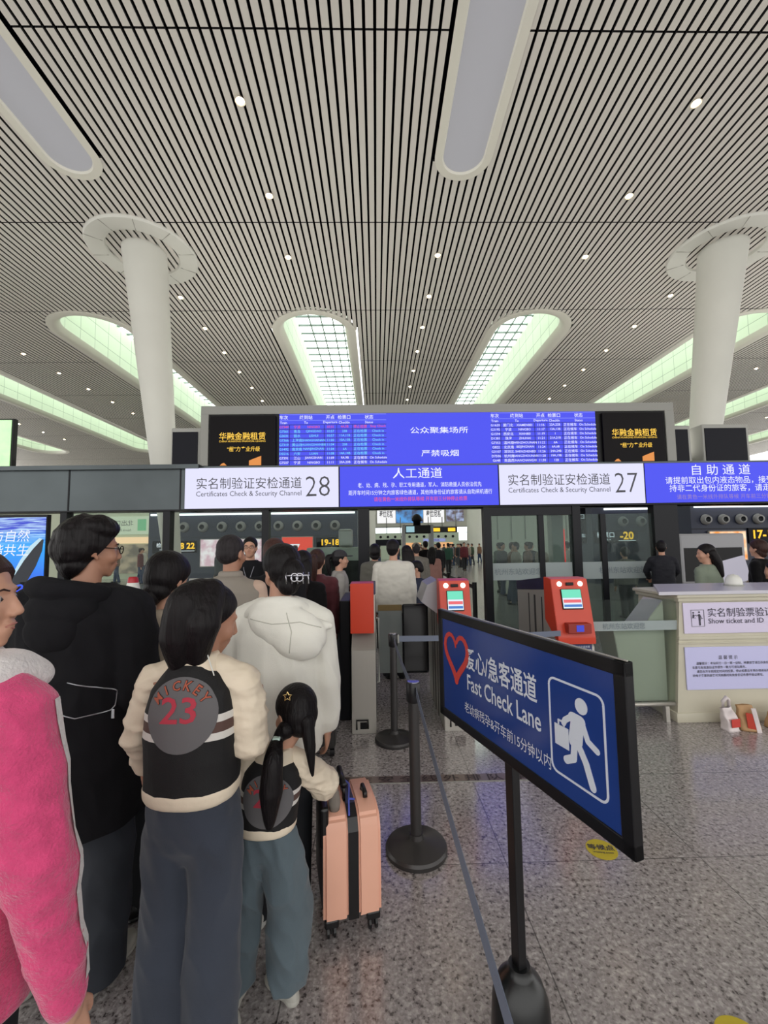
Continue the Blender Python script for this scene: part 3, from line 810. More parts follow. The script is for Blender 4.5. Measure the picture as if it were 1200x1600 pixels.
wt = MB(); wt.raw([(-0.17, -0.055, 1.155), (XR, -0.055, 1.155), (XR, 0.68, 1.155), (0.26, 0.68, 1.155), (-0.17, -0.055, 1.185), (XR, -0.055, 1.185), (XR, 0.68, 1.185), (0.26, 0.68, 1.185)], [(3, 2, 1, 0), (4, 5, 6, 7), (0, 1, 5, 4), (1, 2, 6, 5), (2, 3, 7, 6), (3, 0, 4, 7)]); wt.build('worktop', M_ctop, C)
MB().prism([(-0.52, 0.83), (-0.24, 0.83), (-0.02, 1.09), (-0.03, 0.15), (-0.42, 0.15)], 0.30, M=Matrix.Translation((0, 0.12, 0)), bev=0.005).build('side_wing', mat('grey laminate', (186, 183, 174), 0.4, var=(1.2, 0.06)), C)
MB().box((0.075, -0.014, 0.795), (XR, -0.003, 1.075), 0.002).build('upper_plate', M_plate, C)
MB().box((0.065, -0.014, 0.29), (XR, -0.003, 0.672), 0.002).build('lower_plate', M_plate2, C)
text('实名制验票验证', 0.088, M_ink, C, (0.295, -0.018, 0.985), align='LEFT', width=0.62)
text('Show ticket and ID', 0.066, M_ink, C, (0.30, -0.018, 0.908), align='LEFT', width=0.52)
text('温 馨 提 示', 0.038, M_ink, C, (0.46, -0.018, 0.578))
LN = ['温馨提示：本站实行一日一票一证制，持票旅客请出示身份证件，', '车票与有效身份证件原件一致方可进站乘车。', '请您在开车前规定时间内检票，停止检票后不再办理进站手续，', '持电子客票的旅客可凭购票时有效身份证件原件验证进站。']
texts([(s_, 0.026, (0.12 if i % 2 else 0.16, -0.018, 0.526-0.036*i), 'LEFT', 0.008) for i, s_ in enumerate(LN)], M_ink, C)
pg = stroke([(0.145, 0.86), (0.265, 0.86), (0.265, 1.01), (0.145, 1.01), (0.145, 0.86)], 0.003)
pg += stroke([(0.22, 0.965), (0.222, 0.92)], 0.018)+stroke([(0.222, 0.92), (0.222, 0.875)], 0.014)+stroke([(0.215, 0.965), (0.195, 0.955), (0.188, 0.965)], 0.004)+stroke([(0.23, 0.96), (0.24, 0.93), (0.255, 0.935)], 0.004)
pg += stroke([(0.165, 0.965), (0.163, 0.945)], 0.014)+stroke([(0.15, 0.938), (0.185, 0.938)], 0.004)+stroke([(0.165, 0.95), (0.182, 0.962)], 0.004)
pg += [[(cx_+0.008*math.cos(2*PI*i/12), cz_+0.008*math.sin(2*PI*i/12)) for i in range(12)] for cx_, cz_ in ((0.22, 0.99), (0.165, 0.985))]
flat(pg, 'ticket_check_pictogram', M_ink, C, -0.018)
# white dome lamp on counter
t = thing('dome_lamp', 'small white dome standing on the counter top', 'dome', (3.66, 4.35, 1.185))
MB().lathe([(0.075, 0), (0.075, 0.03), (0.066, 0.075), (0.04, 0.108), (0.0005, 0.118)], 24).build('cover', M_white, t, smooth=True)
MB().lathe([(0.085, 0), (0.085, 0.012), (0.074, 0.014)], 24).build('base', M_lgrey, t)
# glass barrier
B = thing('glass_barrier', 'low glass barrier with etched strip between red gate and counter', 'barrier', (2.0, 4.0, 0))
MB().box((0, 0, 0.16), (0.80, 0.012, 1.11)).build('pane', M_glass, B)
MB().box((0.0, -0.004, 0.825), (0.80, -0.001, 0.912)).build('frosted_strip', M_frost, B)
text('杭州东站欢迎您', 0.062, M_dtext, B, (0.09, -0.008, 0.868), align='LEFT', width=0.40)
rl = MB(); rl.tube([(0, 0.006, 0.155), (0.76, 0.006, 0.155)], 0.018, 12); rl.build('rail', M_steel, B, smooth=True)
lg = MB(); lg.box((0.63, -0.02, 0), (0.665, 0.03, 0.14)); lg.build('leg', M_steel, B)
lg = MB(); lg.box((0.1, -0.02, 0), (0.135, 0.03, 0.14)); lg.build('leg', M_steel, B)
# ================================================================== FLOOR MARKS
def decal(name, label, cat, loc, rz=0.0):
    return thing(name, label, cat, loc, rz)
M_yel = mat('yellow floor film', (206, 186, 50), 0.5)
for lab, x, y in (('yellow round waiting point sticker on the floor below the lane sign', 1.19, 2.405), ('yellow round waiting point sticker at the bottom right edge', 1.19, 1.515)):
    t = thing('floor_sticker', lab, 'floor sticker', (x, y, 0.001), math.radians(-8))
    MB().lathe([(0.078, 0), (0.078, 0.0015)], 40).build('yellow_disc', M_yel, t)
    FL = Matrix.Identity(4)
    text('等候点', 0.046, M_ink, t, (0.0, 0.013, 0.003), M=FL, bold=0.015)
    text('Waiting point', 0.019, M_ink, t, (0.0, -0.027, 0.003), M=FL, bold=0.01)
t = thing('floor_strip', 'metal inlay strip with queueing text across the floor', 'floor strip', (0.45, 3.14, 0.001))
MB().box((-1.15, -0.045, 0), (1.1, 0.045, 0.002)).build('strip', mat('strip bronze', (126, 110, 102), 0.3, 0.2), t)
MB().box((-1.15, -0.052, 0), (1.1, -0.045, 0.003)).build('steel_edge', M_lgrey, t)
text('请 在 安 全 线 外 排 队 等 候', 0.085, mat('strip lettering', (58, 46, 44), 0.5), t, (-0.02, 0.0, 0.0035), M=Matrix.Identity(4), bold=0.01, width=1.5)

# ================================================================== CARRIER BAGS BY THE COUNTER
def crumple(o, amp, fr, seed):
    for v_ in o.data.vertices:
        c = Vector(v_.co)*fr+Vector((seed, seed*2, 0)); d = noise.noise_vector(c)
        k = 1.0 if v_.co.z > 0.01 else 0.0
        v_.co += d*amp*k
def bag(name, label, loc, rz, w, d, h, m, lean):
    t = thing(name, label, 'bag', loc, rz)
    vv, ff = [], []; n, rows = 28, 16
    for j in range(rows+1):
        q = j/rows; a, b2 = w/2*(1-0.25*q*q), d/2*(1-0.72*q)
        for i in range(n):
            th = 2*PI*i/n; cx_, sy_ = math.cos(th), math.sin(th)
            e = 0.45
            vv.append((a*math.copysign(abs(cx_)**e, cx_)+lean*q*q, b2*math.copysign(abs(sy_)**e, sy_), h*q))
    for j in range(rows):
        for i in range(n): ff.append((j*n+i, j*n+(i+1) % n, (j+1)*n+(i+1) % n, (j+1)*n+i))
    ff.append(tuple(range(n-1, -1, -1)))
    o = MB().raw(vv, ff).build('bag_body', m, t, smooth=True)
    crumple(o, 0.016, 14, w*31); return t
M_poly = mat('thin white polythene', (226, 216, 216), 0.3, var=(9, 0.1))
M_kraft = mat('kraft paper', (188, 150, 108), 0.7, var=(8, 0.1))
t = bag('plastic_bag', 'white plastic carrier bag on the floor by the counter', (3.07, 3.80, 0), 0.2, 0.13, 0.10, 0.20, M_poly, -0.03)
MB().box((-0.045, -0.056, 0.04), (0.045, -0.050, 0.11), 0.002).build('red_print', mat('red print', (206, 70, 62), 0.5), t)
hd = MB()
hd.tube([(-0.06, 0, 0.19), (-0.075, -0.01, 0.25), (-0.045, -0.02, 0.285), (-0.01, -0.01, 0.26), (0.0, 0, 0.19)], [0.012, 0.014, 0.016, 0.014, 0.012], 8)
hd.build('handle', M_poly, t, smooth=True)
t = bag('paper_bag', 'brown paper bag with red print leaning beside white plastic bag', (3.235, 3.80, 0), -0.25, 0.16, 0.11, 0.21, M_kraft, -0.03)
MB().prism([(-0.035, 0.03), (0.03, 0.02), (0.015, 0.15), (-0.045, 0.16)], 0.004, M=Matrix.Translation((0, -0.06, 0))).build('red_print', mat('red paper print', (190, 62, 44), 0.6), t)
MB().prism([(0.03, 0.0), (0.065, 0.0), (0.03, 0.2), (-0.005, 0.2)], 0.006, M=Matrix.Translation((0, -0.064, 0))).build('white_strap', M_poly, t)
t = bag('paper_bag', 'brown paper bag at the right edge in front of counter', (3.50, 3.83, 0), 0.1, 0.15, 0.12, 0.19, M_kraft, 0.02)

# ================================================================== SUITCASES
M_pink = mat('pink shell', (238, 180, 155), 0.45, var=(5, 0.03))
M_blk = mat('black trim', (15, 14, 16), 0.35)
T = thing('suitcase', 'pale pink hard shell suitcase with black zip band', 'suitcase', (-0.155, 2.09, 0), math.radians(13))
def rbox(b, x0, x1, y0, y1, z0, z1, bev=0.03):
    b.box((x0, y0, z0), (x1, y1, z1), bev, seg=3)
for nm, x0, x1 in (('left', -0.125, -0.014), ('right', 0.022, 0.125)):
    b = MB(); 
    poly = [(-0.165, 0.075), (-0.165, 0.42), (-0.14, 0.475), (-0.075, 0.50), (0.11, 0.50), (0.165, 0.46), (0.165, 0.075)]
    M = Matrix(((0, 1, 0, x0), (1, 0, 0, 0), (0, 0, 1, 0), (0, 0, 0, 1)))
    b.prism(poly, x1-x0, M=M, bev=0.013)
    b.build('shell', M_pink, T, angle=40)
    fc = x0+(x1-x0)*0.5
b = MB(); M = Matrix(((0, 1, 0, -0.018), (1, 0, 0, 0), (0, 0, 1, 0), (0, 0, 0, 1)))
b.prism([(-0.158, 0.07), (-0.158, 0.42), (-0.134, 0.468), (-0.072, 0.493), (0.11, 0.493), (0.158, 0.455), (0.158, 0.07)], 0.044, M=M)
b.build('zip_band', M_blk, T)
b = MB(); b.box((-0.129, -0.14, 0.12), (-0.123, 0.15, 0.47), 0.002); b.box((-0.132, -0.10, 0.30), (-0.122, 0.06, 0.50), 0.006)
b.build('side_shade', mat('side shade grey', (52, 46, 48), 0.5), T)  # dark sheet paints the shade on the left face of the pink shell
for x in (-0.075, 0.075):
    b = MB(); b.tube([(x, -0.065, 0.503), (x, -0.06, 0.522), (x, 0.0, 0.522), (x, 0.005, 0.503)], 0.011, 10); b.build('carry_handle', M_blk, T, smooth=True)
b = MB(); b.box((-0.137, -0.15, 0.36), (-0.100, 0.06, 0.53), 0.012)
b.build('corner_guard', M_blk, T)
b = MB()
for y in (-0.04, 0.10): b.tube([(-0.02, y, 0.49), (-0.02, y, 0.56)], 0.008, 8)
b.tube([(-0.02, -0.05, 0.56), (-0.02, 0.11, 0.56)], 0.014, 10)
b.build('pull_handle', M_blk, T, smooth=True)
b = MB(); b.tube([(-0.01, -0.13, 0.475), (0.0, -0.06, 0.505), (0.02, 0.05, 0.51), (0.0, 0.12, 0.503)], 0.004, 6); b.tube([(0.0, -0.06, 0.505), (0.025, -0.075, 0.508)], 0.004, 6)
b.build('blue_cord', mat('blue cord', (96, 110, 215), 0.5), T)
for x in (-0.09, 0.09):
    for y in (-0.13, 0.13):
        b = MB(); b.box((x-0.03, y-0.03, 0.05), (x+0.03, y+0.03, 0.085), 0.008)
        for dx in (-0.014, 0.014): b.lathe([(0.012, -0.006), (0.025, -0.005), (0.025, 0.005), (0.012, 0.006)], 18, M=Matrix.Translation((x+dx, y, 0.025)) @ Matrix.Rotation(PI/2, 4, 'Y'))
        b.box((x-0.005, y-0.012, 0.02), (x+0.005, y+0.012, 0.06))
        b.build('wheel', M_blk, T)
v_ = MB(); v_.lathe([(0.0005, -0.075), (0.03, -0.07), (0.036, -0.03), (0.026, 0.03), (0.012, 0.05), (0.0005, 0.052)], 20, M=Matrix.Translation((-0.07, -0.10, 0.545)) @ Matrix.Scale(0.75, 4)); v_.build('hanging_pouch', mat('grey cloth', (128, 120, 112), 0.9), T, smooth=True)
# dark suitcase with stickers
T2 = thing('suitcase', 'dark suitcase with red and white stickers beside white hoodie', 'suitcase', (-0.46, 3.62, 0), math.radians(4))
MB().box((-0.13, -0.16, 0.06), (0.11, 0.16, 0.68), 0.03, seg=3).build('shell', mat('charcoal shell', (46, 44, 44), 0.35), T2, angle=40)
MB().box((-0.14, -0.17, 0.60), (0.12, 0.17, 0.70), 0.02).build('top_band', M_blk, T2)
sk = MB(); sk.box((0.0, -0.1655, 0.36), (0.09, -0.161, 0.52)); sk.box((0.03, -0.1655, 0.27), (0.10, -0.161, 0.33)); sk.build('red_sticker', mat('red sticker', (176, 44, 38), 0.4), T2)
sk = MB(); sk.box((0.03, -0.168, 0.42), (0.07, -0.1655, 0.46)); sk.box((-0.02, -0.1655, 0.54), (0.04, -0.161, 0.58)); sk.lathe([(0.014, 0), (0.02, 0.0), (0.02, 0.003), (0.014, 0.003)], 16, M=Matrix.Translation((0.0, -0.163, 0.22)) @ Matrix.Rotation(PI/2, 4, 'X')); sk.build('white_sticker', M_white, T2)
for x in (-0.09, 0.08):
    for y in (-0.12, 0.12):
        MB().lathe([(0.01, -0.02), (0.03, -0.018), (0.03, 0.018), (0.01, 0.02)], 16, M=Matrix.Translation((x, y, 0.03)) @ Matrix.Rotation(PI/2, 4, 'Y')).build('wheel', M_blk, T2)

# ================================================================== STAFF DESK WITH CONE AND MONITOR (left)
D = thing('inspection_desk', 'white inspection desk behind the queue on the left', 'desk', (-1.75, 4.35, 0))
MB().box((-1.02, -0.25, 1.04), (0.52, 0.3, 1.08), 0.008).build('desk_top', M_white, D)
MB().box((-0.98, -0.22, 0), (0.48, 0.26, 1.04), 0.005).build('cabinet', M_lgrey, D)
t = thing('traffic_cone', 'short red traffic cone with white band on the white desk', 'cone', (-2.50, 4.45, 1.08))
MB().lathe([(0.105, 0.0), (0.105, 0.012), (0.096, 0.02), (0.058, 0.19), (0.046, 0.27), (0.040, 0.28), (0.036, 0.285)], 32).build('cone_body', mat('red plastic', (176, 32, 44), 0.3), t, smooth=True)
MB().lathe([(0.0675, 0.155), (0.0535, 0.225)], 32, cap=False).build('white_band', M_white, t, smooth=True)
text('停', 0.06, M_sw, t, (0.0, -0.098, 0.08))
t = thing('monitor', 'small bluish monitor on the desk behind the grey vest', 'monitor', (-1.78, 4.42, 1.08))
MB().box((-0.14, 0, 0.06), (0.14, 0.03, 0.26), 0.006).build('case', M_lgrey, t)
MB().box((-0.125, -0.004, 0.075), (0.125, -0.001, 0.245)).build('screen', mat('monitor blue', (70, 84, 118), emit=0.7), t)
MB().box((-0.03, 0, 0), (0.03, 0.03, 0.08)).build('stand', M_lgrey, t)

# ================================================================== SECURITY HALL BEYOND THE FACADE
M_wallblue = mat('blue grey cladding', (46, 53, 76), 0.45, var=(0.4, 0.08))
M_tube = mat('light line', (245, 250, 250), emit=2.2)
M_noz = mat('nozzle grey', (150, 152, 152), 0.35, 0.2)
M_amb = mat('amber digits', (255, 196, 40), emit=1.3)
def airwall(nm, label, x0, x1, y, lx0, lx1, nx, zn, group, zl=2.94, zj=2.05):
    w = MB(); w.box((x0, y, 0), (x1, y+1.2, 3.12)); 
    o = w.build(nm, M_wallblue); tag(o, label, kind='structure')
    s_ = MB()
    s_.box((x0, y-0.01, zj), (x1, y, zj+0.02)); s_.build('panel_joint', M_dark, o)
    MB().box((lx0, y-0.08, zl), (lx1, y-0.02, zl+0.07)).build('light_line', M_tube, o)
    return o
airwall('wall_left', 'blue grey air outlet wall beyond the left windows', -9.0, -0.75, 17.0, -8.9, -0.85, 0, 0, '')
airwall('wall_right', 'blue grey air outlet wall beyond the right doors', 8.7, 26.0, 17.0, 9.2, 11.2, 0, 0, '')
airwall('wall_east', 'blue grey air outlet wall seen at the right edge', 9.75, 20.0, 13.0, 9.85, 16.0, 0, 0, '', 2.67, 2.0)
nz_ = thing('air_nozzle', 'round grey air nozzle in the blue grey wall', 'air nozzle', (0, 0, 0), group='air nozzles along the blue grey walls')
MB().lathe([(0.10, -0.14), (0.15, -0.15), (0.205, -0.02), (0.21, 0.0)], 24, M=Matrix.Rotation(-PI/2, 4, 'X') @ Matrix.Rotation(PI, 4, 'X') @ Matrix.Rotation(PI, 4, 'X'), cap=False).build('outer_ring', M_noz, nz_, smooth=True)
MB().lathe([(0.0005, -0.02), (0.10, -0.06), (0.125, -0.13)], 24, M=Matrix.Rotation(-PI/2, 4, 'X'), cap=False).build('throat', mat('throat dark', (50, 54, 58), 0.5), nz_, smooth=True)
first = True
for y, xs in ((16.98, [-8.35+0.745*i for i in range(10)]), (16.98, [9.95, 10.68, 11.35]), (12.98, [10.2+0.547*i for i in range(6)])):
    for x in xs:
        if first: nz_.location = (x, y, 2.47); first = False
        elif y < 15: dup(nz_, (x, y, 2.30)).scale = (0.8, 0.8, 0.8)
        else: dup(nz_, (x, y, 2.47))
# amber numbered gate signs on the walls
def gate_sign(label, x, y, z, digits, s=0.26, cn=True, x0=-1.0, x1=0.72):
    t = thing('gate_sign', label, 'sign', (x, y, z))
    MB().box((x0, 0, -0.24), (x1, 0.05, 0.24), 0.01).build('panel', M_navy, t)
    text(digits, s*1.25, M_amb, t, (0.30 if cn else 0.0, -0.01, 0.04), bold=0.03)
    if cn:
        text('检票口', s*0.72, M_wtext, t, (-0.55, -0.01, 0.08), bold=0.01)
        text('Check in', s*0.33, M_wtext, t, (-0.55, -0.01, -0.10))
        MB().box((-0.05, -0.012, -0.17), (0.66, -0.01, -0.15)).build('underline', M_wtext, t)
    return t
gate_sign('amber numbered sign reading 28 22 behind the left window', -7.82, 16.94, 1.70, '28 22')
gate_sign('amber numbered sign reading 19 18 above the x-ray machine', -1.85, 16.94, 1.76, '19-18', cn=False, x0=-0.55, x1=0.6)
gate_sign('amber sign ending in 20 seen through right glass door', 9.75, 16.94, 1.86, '-20', s=0.34)
gate_sign('amber sign reading 17 at right edge of the picture', 11.88, 12.94, 1.78, '17-1', s=0.28, cn=False, x0=-0.4, x1=0.65)
# posters on the left and right air walls
def poster(label, x0, x1, z0, z1, y, m, nm='poster'):
    t = thing(nm, label, 'poster', ((x0+x1)/2, y, z0))
    MB().box((-(x1-x0)/2, 0, 0), ((x1-x0)/2, 0.06, z1-z0)).build('frame', M_lgrey, t)
    MB().box((-(x1-x0)/2+0.03, -0.01, 0.03), ((x1-x0)/2-0.03, 0, z1-z0-0.03)).build('picture', m, t)
    return t
def pic(name, c0, c1, sc, em=0.9):
    m = bpy.data.materials.new(name); m.use_nodes = True; nt = NT(m); p = m.node_tree.nodes['Principled BSDF']
    tc = nt.n('ShaderNodeTexCoord'); z = nt.n('ShaderNodeTexNoise'); z.inputs['Scale'].default_value = sc; z.inputs['Detail'].default_value = 3
    nt.l(tc.outputs['Object'], z.inputs[0])
    r_ = nt.n('ShaderNodeMapRange'); r_.inputs[1].default_value = 0.4; r_.inputs[2].default_value = 0.6; nt.l(z.outputs[0], r_.inputs[0])
    nt.l(nt.mix(r_.outputs[0], lin(c0), lin(c1)), p.inputs['Emission Color']); p.inputs['Emission Strength'].default_value = em
    p.inputs['Base Color'].default_value = (0.02, 0.02, 0.02, 1); return m
poster('white lit poster behind the bald man and the staff member', -6.95, -4.5, 0.9, 2.0, 16.93, pic('pink poster', (250, 240, 246), (222, 180, 196), 3.0))
t = poster('red lit poster above the dark haired heads', -3.75, -2.5, 1.0, 2.05, 16.93, mat('red poster', (240, 70, 52), emit=0.9))
text('T7', 0.34, M_wtext, t, (-0.1, -0.02, 0.62), bold=0.03)
poster('orange and white lit poster at the right behind the counter', 10.23, 11.40, 1.03, 1.95, 12.93, pic('orange poster', (255, 225, 190), (250, 150, 60), 2.2, 1.1))
# x-ray machines
def xray(label, x, y, w, h, m, rz=0):
    t = thing('xray_machine', label, 'x-ray machine', (x, y, 0), rz)
    MB().box((-w/2, 0, 0.75), (w/2, 0.9, h), 0.04).build('tunnel_housing', m, t)
    MB().box((-w/2-0.2, 0.1, 0.62), (w/2+0.6, 0.8, 0.75), 0.02).build('conveyor', M_dark, t)
    MB().box((-w/2-0.05, 0.05, 0), (w/2+0.05, 0.85, 0.62), 0.01).build('base', M_lgrey, t)
    MB().box((-w/2+0.08, -0.01, 0.8), (w/2-0.08, 0.01, h-0.3)).build('tunnel_curtain', M_black, t)
    return t
M_xg = mat('machine grey', (140, 148, 142), 0.45)
M_xg2 = mat('machine light grey', (172, 172, 176), 0.45)
xray('grey x-ray machine behind the woman in the cap', -0.95, 9.6, 1.25, 1.62, M_xg)
xray('large light grey x-ray machine behind the counter at right', 7.1, 8.9, 1.4, 1.80, M_xg2)
t = thing('monitor', 'white monitor beside the long haired woman at the right', 'monitor', (5.35, 6.3, 0.85))
MB().box((-0.28, 0, 0.15), (0.28, 0.04, 0.52), 0.01, M=Matrix.Rotation(math.radians(-14), 4, 'Y')).build('screen', mat('pale screen', (200, 196, 210), emit=0.75), t)
MB().box((-0.05, 0, -0.85), (0.05, 0.04, 0.2)).build('stand', M_lgrey, t)
t = thing('operator_console', 'dark operator console behind the counter', 'desk', (5.2, 6.35, 0))
MB().box((-0.9, 0.0, 0.78), (1.4, 0.6, 0.85), 0.01).build('desk_top', M_dark, t)
MB().box((-0.85, 0.05, 0), (1.35, 0.55, 0.78)).build('cabinet', M_black, t)
t = thing('camera_box', 'grey boxy camera on the x-ray machine at left', 'camera', (-0.72, 9.9, 1.62))
MB().box((-0.16, 0, 0.0), (0.16, 0.3, 0.42), 0.05).build('casing', M_noz, t)
# walk-through metal detector
t = thing('metal_detector', 'grey walk-through metal detector arch in the doorway', 'metal detector', (1.13, 11.5, 0))
for x in (-0.40, 0.36):
    MB().box((x-0.02, 0, 0), (x+0.06, 0.5, 2.2), 0.015).build('side_panel', M_noz, t)
MB().box((-0.40, 0.02, 1.96), (0.40, 0.48, 2.18), 0.01).build('crossbar', M_black, t)
MB().box((-0.32, 0.0, 1.99), (-0.1, 0.02, 2.15)).build('display', mat('detector display', (170, 215, 225), emit=0.8), t)
t = thing('camera', 'dark dome camera on top of the metal detector', 'camera', (1.12, 11.7, 2.185))
MB().lathe([(0.10, 0), (0.10, 0.1), (0.14, 0.12), (0.14, 0.2), (0.07, 0.3), (0.0005, 0.32)], 20).build('dome', M_black, t, smooth=True)
# barrier posts inside the hall
bp = thing('barrier_post', 'dark belt barrier post in the bright hall', 'barrier post', (1.915, 8.42, 0), group='belt barrier posts in the hall')
MB().lathe([(0.15, 0), (0.15, 0.02), (0.045, 0.05), (0.045, 0.9), (0.0005, 0.905)], 20).build('post', M_black, bp, angle=40)
MB().box((-0.004, 0.05, 0.76), (0.004, 1.45, 0.84)).build('belt', M_dark, bp)
for y in (9.92, 11.42, 12.92): dup(bp, (1.915, y, 0))
# far wall of the hall with windows, shops and posters
FW_ = 58.0
o = MB().box((-48, FW_, 0), (48, FW_+0.5, 12.2)).build('wall_far', mat('far wall', (206, 206, 196), 0.6)); tag(o, 'pale far wall of the station hall', kind='structure')
wn = MB(); wn.box((-10, FW_-0.06, 2.6), (-0.4+4, FW_, 4.0)); wn.box((9.5, FW_-0.06, 2.2), (13.6, FW_, 4.0)); wn.build('lit_glazing', mat('far window glow', (240, 250, 250), emit=2.2), o)
wg = MB()
for i in range(20): wg.box((-10+1.9*i-0.06, FW_-0.1, 2.2), (-10+1.9*i+0.06, FW_-0.05, 5.4))
wg.box((-10, FW_-0.1, 3.2), (14, FW_-0.05, 3.28)); wg.box((-10, FW_-0.1, 4.0), (14, FW_-0.05, 4.15)); wg.build('glazing_bars', M_grey, o)
yy = FW_-0.07
def far_poster(label, px0, px1, z0, z1, m, txt=None):
    k = (yy-0.0)/F_PX
    t = poster(label, px0*1.072, px1*1.072, z0*1.07-0.05, z1*1.07-0.05, yy, m)
    if txt: text(txt, 1.0, M_ink, t, (0, -0.03, (z1-z0)*0.5), width=(px1-px0)*0.78, bold=0.02)
    return t
far_poster('white far poster with dark characters, left of the doorway', 0.1, 2.5, 4.35, 6.9, mat('white poster', (248, 248, 248), emit=1.0), '泰世尼斯')
far_poster('far poster with blue sky and red shape', 2.5, 6.0, 4.35, 6.9, pic('car poster', (90, 165, 235), (70, 60, 70), 0.7))
far_poster('white far poster with dark characters, right of the metal detector', 6.0, 8.7, 4.35, 6.9, mat('white poster', (248, 248, 248), emit=1.0), '泰世尼斯')
far_poster('far poster showing grey rolls on a dark ground', 8.9, 11.2, 4.5, 6.9, pic('rolls poster', (96, 84, 88), (170, 185, 220), 1.2))
# kiosk block with round openings
t = thing('shop_block', 'pale green shop block with round portholes at the far end', 'kiosk', (5.5, 50.0, 0))
MB().box((-9, 0, 0), (4.2, 2, 3.05), 0.02).build('block', mat('pale green cladding', (196, 208, 190), 0.6), t)
ph = MB()
for i in range(15): ph.lathe([(0.16, 0), (0.16, 0.03)], 12, M=Matrix.Translation((-8.4+0.85*i, -0.01, 2.6)) @ Matrix.Rotation(PI/2, 4, 'X'))
ph.build('porthole', M_dark, t); 
MB().box((-9, -0.02, 1.6), (-2.6, 0, 2.3)).build('dark_glazing', M_navy, t)
for x in (-1.2, 2.6): MB().box((x-0.9, -0.03, 0.6), (x+0.9, 0, 1.9)).build('lit_shopfront', mat('shop glow', (255, 190, 130), emit=0.8), t)
MB().box((0.0, -0.04, 2.0), (2.6, -0.01, 2.35)).build('shop_sign', mat('shop sign', (150, 160, 215), emit=0.8), t)
text('中国铁路', 0.3, M_ink, t, (1.3, -0.06, 2.17))
t = thing('hanging_sign', 'dark hanging sign with amber panels right of the detector arch', 'sign', (5.0, 32.0, 2.55))
MB().box((-1.0, 0, 0), (1.1, 0.1, 0.42)).build('panel', M_dark, t)
MB().box((-0.85, -0.01, 0.08), (-0.2, 0, 0.34)).build('amber_panel', M_amb, t); MB().box((0.4, -0.01, 0.08), (0.95, 0, 0.34)).build('amber_panel', M_amb, t)
hg = MB(); hg.box((-0.9, 0.04, 0.42), (-0.86, 0.06, 9.46)); hg.box((0.96, 0.04, 0.42), (1.0, 0.06, 9.46)); hg.build('hanger', M_grey, t)
# left hall glimpse: mirrored exit sign, pale wall
t = thing('exit_sign', 'pale exit sign with reversed characters behind the black jacket man', 'sign', (-13.3, 23.9, 2.45))
MB().box((-1.5, -0.02, 0), (1.5, 0.1, 1.0), 0.01).build('panel', mat('pale sign', (206, 218, 192), emit=0.75), t)
MIR = WALL @ Matrix.Scale(-1, 4, (1, 0, 0))
text('北出口', 0.34, M_ink, t, (-0.7, -0.03, 0.64), M=MIR); text('North Exit', 0.18, M_ink, t, (-0.7, -0.03, 0.24), M=MIR)
MB().box((0.04, -0.03, 0.2), (0.52, -0.022, 0.84)).build('green_pictogram', mat('exit green', (120, 185, 140), emit=0.8), t)
o = MB().box((-30, 24, 0), (-11.0, 24.4, 4.2)).build('wall_west', mat('pale green wall', (206, 214, 192), 0.6)); tag(o, 'pale greenish wall of the far left hall', kind='structure')
MB().box((-14.8, 23.9, 1.95), (-12.0, 24.0, 2.3)).build('shop_sign', mat('shop glow warm', (255, 214, 170), emit=1.0), o)
MB().box((-14.6, 23.92, 0.3), (-12.2, 24.0, 1.9)).build('shopfront', pic('shop interior', (120, 110, 96), (200, 180, 150), 2.5, 0.5), o)

t = thing('information_sign', 'narrow dark hanging sign with white symbols behind the middle door post', 'sign', (4.62, 9.6, 1.62))
MB().box((-0.16, 0, 0), (0.16, 0.05, 0.82), 0.006).build('panel', M_navy, t)
text('出口', 0.13, M_wtext, t, (0.0, -0.008, 0.62)); text('←', 0.16, M_wtext, t, (-0.05, -0.008, 0.36)); text('候车', 0.10, M_wtext, t, (0.03, -0.008, 0.18))
MB().box((-0.02, 0.0, -1.62), (0.02, 0.05, 0.0)).build('stand', M_dark, t)
t = thing('pillar', 'grey pillar with red light strip behind the left glass door', 'pillar', (4.02, 9.3, 0))
MB().box((-0.16, 0, 0), (0.10, 0.25, 3.0), 0.01).build('shaft', M_lgrey, t)
MB().box((0.10, 0.02, 1.1), (0.13, 0.08, 1.95)).build('red_light_strip', mat('red light strip', (250, 50, 50), emit=1.2), t)
# ================================================================== PEOPLE
def remesh(verts, faces, voxel, smooth):
    me = bpy.data.meshes.new('raw'); me.from_pydata(verts, [], faces)
    o = bpy.data.objects.new('raw', me); COL.objects.link(o)
    r = o.modifiers.new('r', 'REMESH'); r.mode = 'VOXEL'; r.voxel_size = voxel; r.adaptivity = 0
    if smooth:
        s = o.modifiers.new('s', 'SMOOTH'); s.factor = 0.5; s.iterations = smooth
    dg = bpy.context.evaluated_depsgraph_get(); dg.update()
    out = bpy.data.meshes.new_from_object(o.evaluated_get(dg))
    bpy.data.objects.remove(o); bpy.data.meshes.remove(me)
    return out

